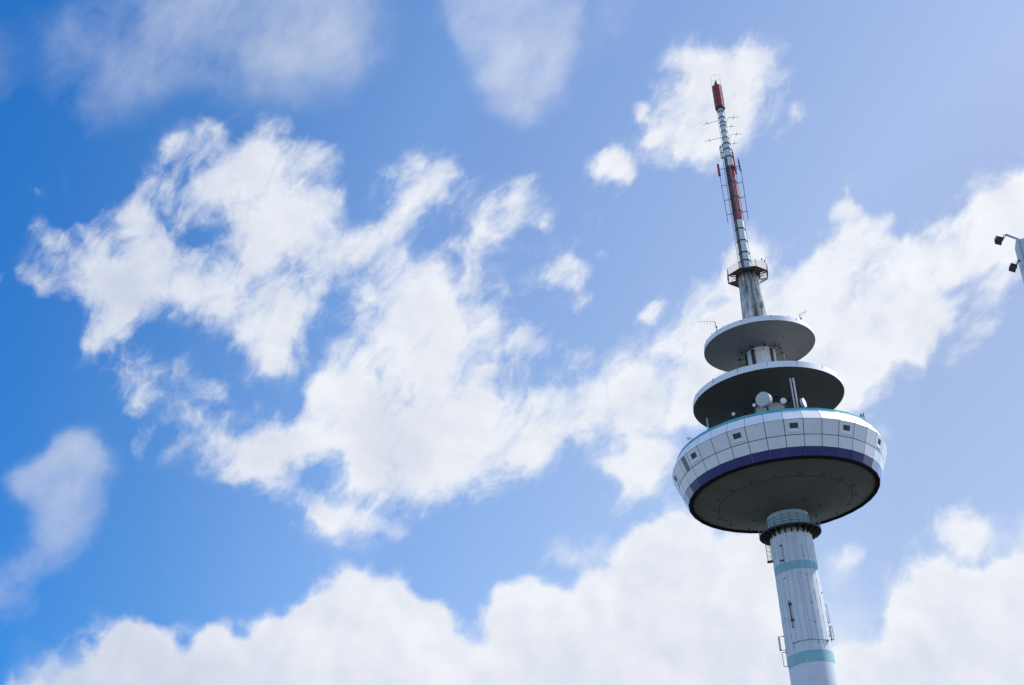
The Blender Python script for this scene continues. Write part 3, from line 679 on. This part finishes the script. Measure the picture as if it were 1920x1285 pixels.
for k in range(8):
    t0, t1 = vt[k], vt[(k+1) % 8]
    b.tube(P(t0, OR, OH-.05), P(t0, OR, OH+1.3), .06, n=6)
    for h in (.35, .67, .99, 1.3): b.tube(P(t0, OR, OH+h), P(t1, OR, OH+h), .028, n=5, mi=1)
part('platform_railing', b, [M['rust'], M['grey']])
each('warning_lamp', [MB().tube(P(t, OR*.97, OH+1.2), P(t, OR*.97, OH+1.6), .04, n=6).tube(P(t, OR*.97, OH+1.6), P(t, OR*.97, OH+1.9), .11, n=8) for t in (52, 66)], M['rust'])

# ---- mast
def mr(h): return .93-(h-146)*.0060
MPH = -17.0
b = MB(); b.lathe([(1.0, 145.3), (mr(146), 146), (mr(156.6), 156.6)], n=6, ph=MPH, smooth=False); part('mast_section', b, M['mastwhite'], label='white lower mast section')
b = MB(); b.lathe([(mr(156.6), 156.6), (mr(168.3), 168.3)], n=6, ph=MPH, smooth=False)
part('mast_section', b, M['mastred'], label='red mast section')
b = MB(); b.lathe([(mr(168.3), 168.3), (.76, 173.2), (.60, 173.4), (.52, 181.3)], n=6, ph=MPH, smooth=False); part('mast_section', b, M['mastwhite'], label='white upper mast section')
ms = []
for h in (148.2, 149.85, 152.3, 154.8, 158.6, 161.6, 164.85, 167.6, 170.3, 172.0, 173.2): ms.append(MB().lathe([(mr(h)-.05, h-.10), (mr(h)+.09, h-.10), (mr(h)+.09, h+.10), (mr(h)-.05, h+.10)], n=6, ph=MPH, smooth=False, close=True))
for h in (174.6, 176, 177.3, 178.1, 179.2, 180.5): ms.append(MB().lathe([(.5, h-.07), (.66, h-.07), (.66, h+.07), (.5, h+.07)], n=6, ph=MPH, smooth=False, close=True))
each('mast_flange', ms, M['dark'])
# cable bundle on the shaded side
for t, rr, k in ((-30, .045, 0), (-40, .035, 1), (-50, .045, 0), (-22, .03, 1), (-60, .03, 0)):
    part('mast_cable', MB().tube(P(t, mr(146)*.97+.02, 146), P(t, mr(170)*.97+.04, 170), rr, n=6), M[('dark', 'grey')[k]])
part('mast_cable', MB().tube(P(4, .92, 156.8), P(4, .86, 168.3), .035, n=6), M['radome'])
part('mast_cable', MB().tube(P(-10, .70, 173.4), P(-10, .60, 181), .035, n=6), M['radome'])
part('mast_cable', MB().tube(P(20, .90, 157.2), P(20, .84, 166.3), .04, n=6), M['grey'])
b = MB()
for h0, h1 in ((146, 181),):
    for t in (-96, -78): b.tube(P(t, 1.02, h0), P(t, .72, h1), .028, n=5, mi=1)
    for t in (-100, -74): b.tube(P(t, 1.32, h0+.5), P(t, 1.02, 172), .022, n=5)
    k = h0+.3
    while k < 180.8:
        q = (k-h0)/(h1-h0); r = 1.02-.30*q; b.tube(P(-96, r, k), P(-78, r, k), .02, n=5)
        if k < 172: b.path([P(-96, r, k), P(-100, r+.3, k), P(-74, r+.3, k), P(-78, r, k)], .02, n=5)
        k += .55
part('mast_ladder', b, [M['grey'], M['steel']])
b = MB().tube(P(78, .97, 146.2), P(78, .86, 172), .025, n=5).tube(P(78, .62, 173.4), P(78, .58, 180.9), .025, n=5); h = 146.6
while h < 180.6:
    r = mr(h) if h < 173.3 else .58
    b.tube(P(92, r+.13, h), P(62, r+.10, h), .035, n=5); h += .62
part('step_ladder', b, M['grey'])
each('feeder_cover', [MB().tube(P(76, .98, 166.4), P(76, .90, 171.4), .16, n=8), MB().rbox(60, 1.0, 167.6, .5, .3, .9), MB().rbox(30, .95, 167.9, .45, .25, .5)], M['mastred'])
# ---- red antenna cylinder on the mast top
b = MB(); NP = 10
for k in range(NP):
    t = 5+360/NP*k
    for j in range(4):
        h0 = 181.55+1.22*j; a = R(t); tx = Vector((math.cos(a), math.sin(a), 0)); rx = Vector((math.sin(a), -math.cos(a), 0))
        w = 2*math.pi*.86/NP-.09
        b.box(P(t, .82, h0+.58), tx, rx, Z, w, .14, 1.15); 
b.lathe([(.70, 186.45), (.35, 186.75), (.01, 186.8)], n=20)
part('antenna_cylinder', b, M['red'])
b = MB(); b.lathe([(.01, 181.4), (.74, 181.4), (.74, 186.5), (.01, 186.5)], n=20); b.lathe([(.5, 181.25), (.90, 181.25), (.90, 181.5), (.5, 181.5)], n=20, close=True)
part('antenna_core', b, M['dark'])
b = MB(); b.lathe([(.01, 186.7), (.22, 186.7), (.22, 187.55), (.01, 187.6)], n=14); b.tube((-.3, 0, 186.8), (-.3, 0, 187.3), .08)
part('top_beacon', b, M['dark'])
b = MB(); b.ring(.92, 188.55, .014, n=40); b.ring(.98, 187.1, .012, n=40)
for k in range(6): b.path([P(60*k, .72, 186.4), P(60*k, .98, 187.1), P(60*k, .92, 188.55)], .010, n=5)
b.tube(P(0, .92, 188.55), P(180, .92, 188.55), .018, n=5)
part('lightning_cage', b, M['wire'])

# ================================================================ things mounted on the tower
O = Vector((0, 250, 0))
def axes(t):
    a = R(t); return Vector((math.cos(a), math.sin(a), 0)), Vector((math.sin(a), -math.cos(a), 0))
def dish(name, t, r, h, dia, depth, face_az, face_el, foot, label, shroud=True, bracket=True):
    """drum antenna; face_az: where it looks, 0 = to the camera side, right positive"""
    base = P(t, r, foot)+O; e = empty(name, base, label, 'dish antenna', 'dish antennas on the pod roof')
    d = Vector((math.sin(R(face_az))*math.cos(R(face_el)), -math.cos(R(face_az))*math.cos(R(face_el)), math.sin(R(face_el))))
    c = Vector((0, 0, h-foot)); q = Z.rotation_difference(d)
    def place(prof, n=40):
        mb = MB(); mb.lathe(prof, n=n); mb.v = [q @ v + c for v in mb.v]; return mb
    R0 = dia/2
    obj('radome', place([(.001, depth*.5+.03*dia), (R0*.6, depth*.5+.025*dia), (R0*.97, depth*.5)]), M['radome'] if dia > 2 else M['slope'], e)
    obj('shroud', place([(R0*.97, depth*.5), (R0, depth*.5+.01), (R0, -depth*.35), (R0*.6, -depth*.6), (R0*.2, -depth*.7), (.001, -depth*.7)]), M['drum'], e)
    b = MB(); back = c - d*depth*.7
    po = Vector((back.x, back.y, 0))-Vector((d.x, d.y, 0)).normalized()*.15
    b.tube(po, po+Vector((0, 0, h-foot+R0*.4)), .06+.02*dia, n=8); b.tube(back, po+Vector((0, 0, h-foot)), .05+.03*dia, n=8)
    if bracket: b.tube(po+Vector((0, 0, .1)), c-d*depth*.3-Z*R0*.8, .05, n=6)
    obj('mounting_pole', b, M['dark'], e)
    return e
dish('dish_antenna', -2.5, 14.4, 114.42, 2.42, 1.15, -22, -2, 111.36, 'largest grey drum dish on the pod roof, facing left of the camera')
dish('dish_antenna', 9.2, 14.4, 113.85, .92, .35, -10, -8, 111.36, 'small round white dish just right of the largest drum dish')
dish('dish_antenna', -9.1, 14.4, 113.9, .56, .2, -10, -10, 111.36, 'tiny white dish on a dark pole at the lower left of the largest drum dish')
dish('dish_antenna', -23, 14.6, 113.3, .54, .2, -15, -10, 111.36, 'tiny white dish standing alone above the turquoise trim, leftmost of the dishes')
dish('dish_antenna', 21.5, 14.3, 113.4, 1.55, .5, 68, 2, 111.36, 'dish seen edge-on with its sunlit face turned right, rightmost of the dishes')

e = empty('mast_antenna', P(16.7, 14.4, 111.36)+O, 'tall twin-tube antenna standing on the pod roof between two dishes', 'antenna')
b = MB()
for dx in (-.22, .22): b.tube((dx, 0, 0), (dx, 0, 6.35), .13, n=10)
obj('tube', b, M['radome'], e)
b = MB(); b.tube((0, .1, 0), (0, .1, 6.5), .12, n=8)
for h in (.6, 2.4, 4.2, 6.0): b.box((0, .0, h), Vector((1, 0, 0)), Vector((0, 1, 0)), Z, .7, .12, .1)
obj('support_pole', b, M['dark'], e)
b = MB(); b.box((0, 0, .55), Vector((1, 0, 0)), Vector((0, 1, 0)), Z, .8, .8, 1.1); b.box((.1, .2, 1.25), Vector((1, 0, 0)), Vector((0, 1, 0)), Z, .4, .3, .35)
tag(obj('equipment_box', b, M['dark'], loc=P(19.2, 13.6, 111.36)+O), 'dark equipment box on the pod roof beside the edge-on dish', 'box')
b = MB(); b.box((0, 0, .5), Vector((1, 0, 0)), Vector((0, 1, 0)), Z, 1.5, .8, 1.25, 0); b.box((-.2, -.42, .75), Vector((1, 0, 0)), Vector((0, 1, 0)), Z, .6, .04, .5, 1)
for i in range(4): b.box((.35, -.42, .45+.2*i), Vector((1, 0, 0)), Vector((0, 1, 0)), Z, .5, .04, .06, 1)
tag(obj('equipment_box', b, [M['grey'], M['dark']], loc=P(-4.5, 12.6, 112.2-.84)+O), 'grey equipment cabinet on the pod roof behind the largest drum dish', 'box')
def whip(t, r, foot, top, rad, label, mt='drum', cat='antenna', name='whip_antenna'):
    e = empty(name, P(t, r, foot)+O, label, cat)
    b = MB(); b.tube((0, 0, .15), (0, 0, top-foot), rad, rad*.8, n=8); obj('rod', b, M[mt], e)
    b = MB(); b.tube((0, 0, 0), (0, 0, .4), rad*1.8, n=8); b.box((0, 0, .03), Vector((1, 0, 0)), Vector((0, 1, 0)), Z, rad*5, rad*5, .06); obj('base', b, M['dark'], e)
    return e
whip(-38.6, 16.0, 111.36, 113.75, .11, 'thick grey rod antenna on the left edge of the pod roof')
whip(17.4, 12.2, 121.93, 123.2, .035, 'thin short rod antenna on the lower round platform, right of the core')
e = empty('floodlight', P(-53, 16.1, 111.50)+O, 'small dark floodlight on the left edge of the turquoise trim', 'floodlight')
b = MB(); b.tube((0, 0, 0), (-.05, 0, .5), .05, n=6); b.tube((-.05, 0, .5), (-.45, -.1, .55), .045, n=6); obj('arm', b, M['dark'], e)
b = MB(); b.box((-.6, -.15, .45), Vector((.8, 0, -.6)), Vector((0, 1, 0)), Vector((.6, 0, .8)), .42, .4, .22); obj('lamp_head', b, M['panelwhite'], e)
e = empty('panel_antenna', P(60.5, 16.1, 111.40)+O, 'pair of short dark panels standing on the right edge of the pod roof', 'antenna')
b = MB(); b.tube((0, 0, 0), (0, 0, 1.0), .05, n=6); b.tube((.35, .1, 0), (.35, .1, .9), .04, n=6); b.tube((0, 0, .8), (.35, .1, .8), .03, n=6); obj('pole', b, M['dark'], e)
for dx in (-.1, .33):
    b = MB(); b.box((dx, 0, .75), Vector((1, .2, 0)).normalized(), Vector((-.2, 1, 0)).normalized(), Z, .16, .1, .85); obj('panel', b, M['wire'], e)

def yagi(base, pole_top, boom_vec, n_el, el_len, el_dir, label, rod=.015, cat='yagi antenna', name='yagi_antenna', group=None, el_start=.08, pole_r=.055, el_end=1.0):
    """pole from base up to pole_top (relative), boom along boom_vec from the pole top, crossed by n elements"""
    e = empty(name, base, label, cat, group)
    b = MB(); b.tube((0, 0, 0), pole_top, pole_r, n=8)
    if pole_r > .04: b.tube(Vector(pole_top)*.35+Vector((.12, 0, 0)), Vector(pole_top)*.5+Vector((.12, 0, 0)), .13, n=8)
    obj('pole', b, M['wire'], e)
    b = MB(); p0 = Vector(pole_top); bv = Vector(boom_vec); b.tube(p0, p0+bv, rod*1.6, n=6); obj('boom', b, M['wire'], e)
    d = Vector(el_dir).normalized()
    for i in range(n_el):
        q = el_start+(el_end-el_start)*i/max(1, n_el-1); c = p0+bv*q; L = el_len*(1-.25*q)
        b = MB(); b.tube(c-d*L/2, c+d*L/2, rod, n=5); obj('element', b, M['wire'], e)
    return e
yagi(P(-46.1, 9.1, 132.15)+O, (-.05, 0, 1.95), (-2.75, -.9, .0), 6, 1.55, (.0, 0, 1), 'dark antenna with six upright rods on the left edge of the upper round platform')
yagi(P(55.3, 9.1, 132.15)+O, (-.15, 0, 1.15), (1.25, .9, 1.0), 5, .95, (-.35, 0, 1), 'thin small antenna slanting up on the right edge of the upper round platform', rod=.018)
yagi(P(-30.4, 12.2, 121.93)+O, (0, 0, 1.1), (-.45, -.2, .2), 3, .45, (0, 0, 1), 'tiny antenna on the left of the lower round platform', rod=.02, pole_r=.03)
each('lightning_stud', [MB().tube(P(t, 9.25, 132.1), P(t, 9.25, 132.42), .05, n=6) for t in (-35.5, -43.5, -53.7, -67.5, -10, 12, 37, 70, 95, 130, 170, 210, 250)] +
     [MB().tube(P(t, 12.4, 121.9), P(t, 12.4, 122.2), .05, n=6) for t in (-28, -42, -70, 95, 140, 190)], M['grey'])

# yagis sticking out of the mast: x, z measured in the vertical plane through the tower
e_specs = [
 ((-.52, -.25, 178.80), (-3.55, -.3, 178.32), 'single-boom antenna sticking out left of the mast, upper of the two'),
 ((-.60, -.25, 175.0), (-3.60, -.3, 174.50), 'single-boom antenna sticking out left of the mast, lower of the two'),
]
for p0, p1, lab in e_specs:
    e = empty('mast_dipole', Vector(p0)+O, lab, 'antenna', 'dipole antennas on the mast')
    v = Vector(p1)-Vector(p0); b = MB(); b.tube((0, .25, 0), v, .04, n=6); obj('boom', b, M['wire'], e)
    for q, L in ((.74, 1.3),):
        c = v*q; d = Vector((-.35, .25, 1)).normalized(); b = MB(); b.tube(c-d*L/2, c+d*L/2, .028, n=5); obj('element', b, M['wire'], e)
    b = MB(); b.tube(v*.74-Vector((.12, 0, 0)), v*.74+Vector((.12, 0, 0)), .07, n=6); obj('balun', b, M['wire'], e)
for zz, lab in ((177.75, 'two-armed dipole antenna right of the mast, upper of the two'), (173.95, 'two-armed dipole antenna right of the mast, lower of the two')):
    e = empty('mast_dipole', Vector((.5, -.2, zz))+O, lab, 'antenna', 'dipole antennas on the mast')
    b = MB(); b.path([Vector((0, .2, 0)), Vector((.12, 0, 0)), Vector((.68, 0, 1.2)), Vector((2.62, 0, .82))], .035, n=6); obj('boom', b, M['wire'], e)
    b = MB(); b.path([Vector((.15, .2, -.68)), Vector((1.65, 0, -1.0))], .03, n=6); obj('lower_boom', b, M['wire'], e)
    d = Vector((.38, 0, 1)).normalized()
    for c in (Vector((1.62, 0, 1.02)), Vector((.95, 0, -.85))):
        b = MB(); b.tube(c-d*.62, c+d*.62, .028, n=5); b.tube(c-Vector((.12, 0, 0)), c+Vector((.12, 0, 0)), .07, n=6); obj('element', b, M['wire'], e)

# long side frames with a red panel (left) and a dark rod antenna (right)
def side_frame(sx, label):
    e = empty('side_frame', Vector((sx*1.9, -.1, 156.9))+O, label, 'antenna frame', 'antenna frames on the mast')
    zt = 167.2; b = MB(); b.tube((-.0 if sx < 0 else -.22, 0, -.2), (-.1 if sx < 0 else .0, 0, zt-156.9), .06, n=8); obj('upright', b, M['wire'], e)
    for h in (158.4, 161.45, 164.6, 168.15):
        b = MB(); b.tube((0, 0, h-156.9), (-sx*1.25, .1, h-156.9-.05), .06, n=6); obj('arm', b, M['wire'], e)
    return e
side_frame(-1, 'blue-grey pipe frame on the left side of the red mast section')
side_frame(1, 'blue-grey pipe frame on the right side of the red mast section')
e = empty('panel_antenna', Vector((-2.05, -.1, 166.75))+O, 'red box-shaped panel antenna left of the mast, on top of its pipe frame', 'antenna')
b = MB(); b.box((0, 0, 1.3), Vector((1, 0, 0)), Vector((0, 1, 0)), Z, .42, .32, 2.35); obj('panel', b, M['mastred'], e)
b = MB(); b.box((0, 0, .06), Vector((1, 0, 0)), Vector((0, 1, 0)), Z, .44, .34, .13); obj('end_cap', b, M['dark'], e)
e = empty('collinear_antenna', Vector((1.78, -.1, 166.9))+O, 'dark bristly rod antenna right of the mast, on top of its pipe frame', 'antenna')
b = MB()
for i in range(9): b.tube((0-.03*i*.3, 0, .05+.3*i), (-.03*i*.3, 0, .27+.3*i), .17 if i not in (0, 8) else .12, n=8)
b.tube((0, 0, 0), (-.08, 0, 2.85), .1, n=8); obj('rod', b, M['grey'], e)
b = MB(); b.tube((0, 0, .9), (-.9, .1, .55), .035, n=6); obj('stay', b, M['wire'], e)
# pale panel on the left of the upper mast
e = empty('panel_antenna', Vector((-1.12, -.15, 170.35))+O, 'tall pale panel antenna on the left of the upper white mast', 'antenna')
b = MB(); b.box((-.12, 0, 1.3), Vector((1, 0, 0)), Vector((0, 1, 0)), Z, .2, .26, 2.6); obj('panel', b, M['panelwhite'], e)
b = MB(); b.tube((.1, 0, -.1), (.1, 0, 2.9), .07, n=6)
for h in (.1, 1.3, 2.5): b.box((.2, .05, h), Vector((1, 0, 0)), Vector((0, 1, 0)), Z, .6, .16, .14)
obj('bracket', b, M['dark'], e)
each('mast_fitting', [MB().tube((.3, -.3, 170.4+.55*i), (.62, -.3, 170.5+.55*i), .05, n=6) for i in range(5)], M['dark'])

# ---- antennas on the shaft
e = empty('tube_antenna', P(-30.2, 3.3, 91.9)+O, 'pale tube antenna on the shaft above the upper turquoise stripe', 'antenna')
ax, rx = axes(-30.2); b = MB(); b.tube(rx*.28+Z*.1, rx*.28+Z*2.35, .10, n=10); obj('tube', b, M['panelwhite'], e)
b = MB()
for h in (.0, 2.45): b.box(rx*.2+Z*h, ax, rx, Z, .26, .45, .22)
b.box(rx*.35+Z*.05-ax*.25, ax, rx, Z, .35, .3, .12); b.box(rx*.05+Z*1.2, ax, rx, Z, .10, .06, 2.6); obj('bracket', b, M['dark'], e)
e = empty('tube_antenna', P(-31.5, 3.35, 81.0)+O, 'dark rusty tube antenna on the shaft between the two turquoise stripes', 'antenna')
ax, rx = axes(-32); b = MB(); b.tube(rx*.3+Z*1.0, rx*.3+Z*4.1+ax*.0, .085, n=8); obj('tube', b, M['rust'], e)
b = MB()
for h in (1.1, 3.7): b.box(rx*.25+Z*h+ax*.12, ax, rx, Z, .42, .4, .3)
b.tube(rx*.3+Z*0, rx*.3+Z*1.0, .045, n=6); b.box(rx*.2+Z*0, ax, rx, Z, .18, .3, .18); b.tube(rx*.3+Z*4.1, rx*.3+Z*4.3, .07, n=6); b.box(rx*.05+Z*2.0, ax, rx, Z, .10, .08, 4.2); obj('bracket', b, M['dark'], e)
def rectframe(x0, x1, z0, z1, label, panel=False, skew=0.0):
    sg = 1 if x1 > x0 else -1
    e = empty('antenna_bracket' if not panel else 'panel_antenna', Vector((x0, -.2, z0))+O, label, 'antenna' if panel else 'bracket')
    w = x1-x0; H = z1-z0; b = MB()
    b.path([Vector((-sg*.25, .2, 0)), Vector((w, 0, 0)), Vector((w-skew, 0, H)), Vector((-skew-sg*.25, .2, H))], .045, n=6)
    if not panel: b.tube((0, 0, 0), (-skew, 0, H), .035, n=6)
    for q in (Vector((0, .05, 0)), Vector((-skew, .05, H))): b.box(q, Vector((1, 0, 0)), Vector((0, 1, 0)), Z, .16, .3, .16)
    obj('frame', b, M['wire'] if not panel else M['dark'], e)
    if panel:
        px_ = w*panel; b = MB(); b.tube((px_, 0, .15), (px_, 0, H-.1), .17, n=12); obj('panel', b, M['panelwhite'], e)
        b = MB(); b.tube((px_, 0, -.03), (px_, 0, .18), .15, n=10); obj('end_cap', b, M['dark'], e)
    return e
rectframe(3.55, 3.78, 81.9, 84.8, 'empty bracket frame on the right side of the shaft', skew=.1)
rectframe(3.60, 4.0, 79.1, 81.25, 'white panel antenna on the right side of the shaft below an empty bracket', panel=.05, skew=.06)
rectframe(-3.55, -4.35, 78.5, 80.7, 'white panel antenna on the left side of the shaft above an empty bracket', panel=.98)
rectframe(-3.6, -4.2, 75.9, 78.15, 'empty bracket frame on the left side of the shaft', skew=.0)
b = MB(); b.path([P(t, shr(78.6)+.08, 78.6) for t in range(-37, 62, 6)], .05, n=6)
b.tube(P(-37, shr(78)+.08, 78.6), P(-37, shr(78)+.08, 77.4), .035, n=6); b.rbox(-37, shr(78)+.06, 78.6, .2, .16, .2); b.rbox(56, shr(78)+.1, 78.5, .3, .3, .25)
part('shaft_cable', b, M['seam'])

# ================================================================ pylon with floodlights at the right edge of the view
PO = Vector((0, 40, 0))
e = empty('sign_pylon', Vector((7.85, 40, 0)), 'tall pale grey sheet-clad pylon cut by the right edge of the photo', 'pylon')
X, Y = Vector((1, 0, 0)), Vector((0, 1, 0))
b = MB(); b.box((0, 0, 12.1), X, Y, Z, 1.32, .5, 24.2); obj('body', b, M['pylon'], e)
b = MB(); b.box((-.58, -.262, 12.1), X, Y, Z, .012, .02, 24.1); b.box((.1, -.262, 12.1), X, Y, Z, .012, .02, 24.1)
for i in range(9): b.box((0, -.262, 23.95-2.6*i-.6), X, Y, Z, 1.30, .02, .010)
obj('panel_joints', b, M['seam'], e)
b = MB()
for i in range(9):
    for x in (-.55, -.47, .55): b.tube((x, -.25, 23.62-2.6*i), (x, -.27, 23.62-2.6*i), .014, n=8)
b.tube((-.42, -.25, 24.08), (-.42, -.28, 24.08), .03, n=8)
obj('bolts', b, M['dark'], e)
def flood(loc, arm, head, d, label, lit):
    """arm: list of points ending at the yoke; head: centre; d: direction the glass looks"""
    e = empty('floodlight', loc, label, 'floodlight', 'floodlights on the pylon')
    if arm:
        b = MB(); b.path(arm, .032, n=10); obj('arm', b, M['drum'], e)
    d = Vector(d).normalized(); side = Y; u = d.cross(side).normalized(); head = Vector(head); a0 = arm[-1] if arm else Vector((0, 0, 0))
    b = MB()      # yoke
    pr = [a0, a0+(head+u*.05-a0)*.5-d*.05+Vector((0, 0, .05)), head+u*.07+Vector((.03, 0, .0))]
    pl = [a0, a0+(head-u*.05-a0)*.5+Vector((.03, 0, -.06)), head-u*.06+Vector((.05, 0, 0))]
    b.path(pr, .011, n=6); b.path(pl, .011, n=6); b.tube(a0-Z*.03, a0+Z*.02, .026, n=8); obj('yoke', b, M['dark'], e)
    b = MB()      # tapered housing
    R1, R2 = .105, .075
    def sq(c, w, hgt): return [c+side*w*i+u*hgt*j for i, j in ((-1, -1), (1, -1), (1, 1), (-1, 1))]
    s0, s1, s2 = sq(head-d*.09, .06, .06), sq(head+d*.01, .10, .085), sq(head+d*.07, .105, .09)
    b.add(s0+s1+s2, [(0, 1, 2, 3), (0, 1, 5, 4), (1, 2, 6, 5), (2, 3, 7, 6), (3, 0, 4, 7), (4, 5, 9, 8), (5, 6, 10, 9), (6, 7, 11, 10), (7, 4, 8, 11)])
    for k in range(4): b.box(head-d*(.075-.025*k), side, u, d, .18, .17, .008)
    obj('housing', b, M['dark'], e)
    b = MB(); b.add(sq(head+d*.072, .095, .08), [(0, 1, 2, 3)]); obj('glass', b, M['lens'], e)
    if lit:
        b = MB(); c = head-u*.075-d*.03; b.add(sq(c-d*.06, .08, .03)+sq(c+d*.045, .09, .045), [(0, 1, 2, 3), (4, 5, 6, 7), (0, 1, 5, 4), (1, 2, 6, 5), (2, 3, 7, 6), (3, 0, 4, 7)]); obj('ballast_box', b, M['radome'], e)
    return e
flood((7.45, 39.95, 24.2), [Vector((0, 0, -.05)), Vector((0, 0, .0)), Vector((-.43, 0, .31))], (-.66, 0, .17), (-.5, 0, -1), 'floodlight with a pale top on the slanting arm above the pylon', True)
flood((7.17, 39.95, 23.66), [], (-.20, 0, -.185), (-.55, 0, -1), 'black floodlight fixed directly to the side of the pylon', False)
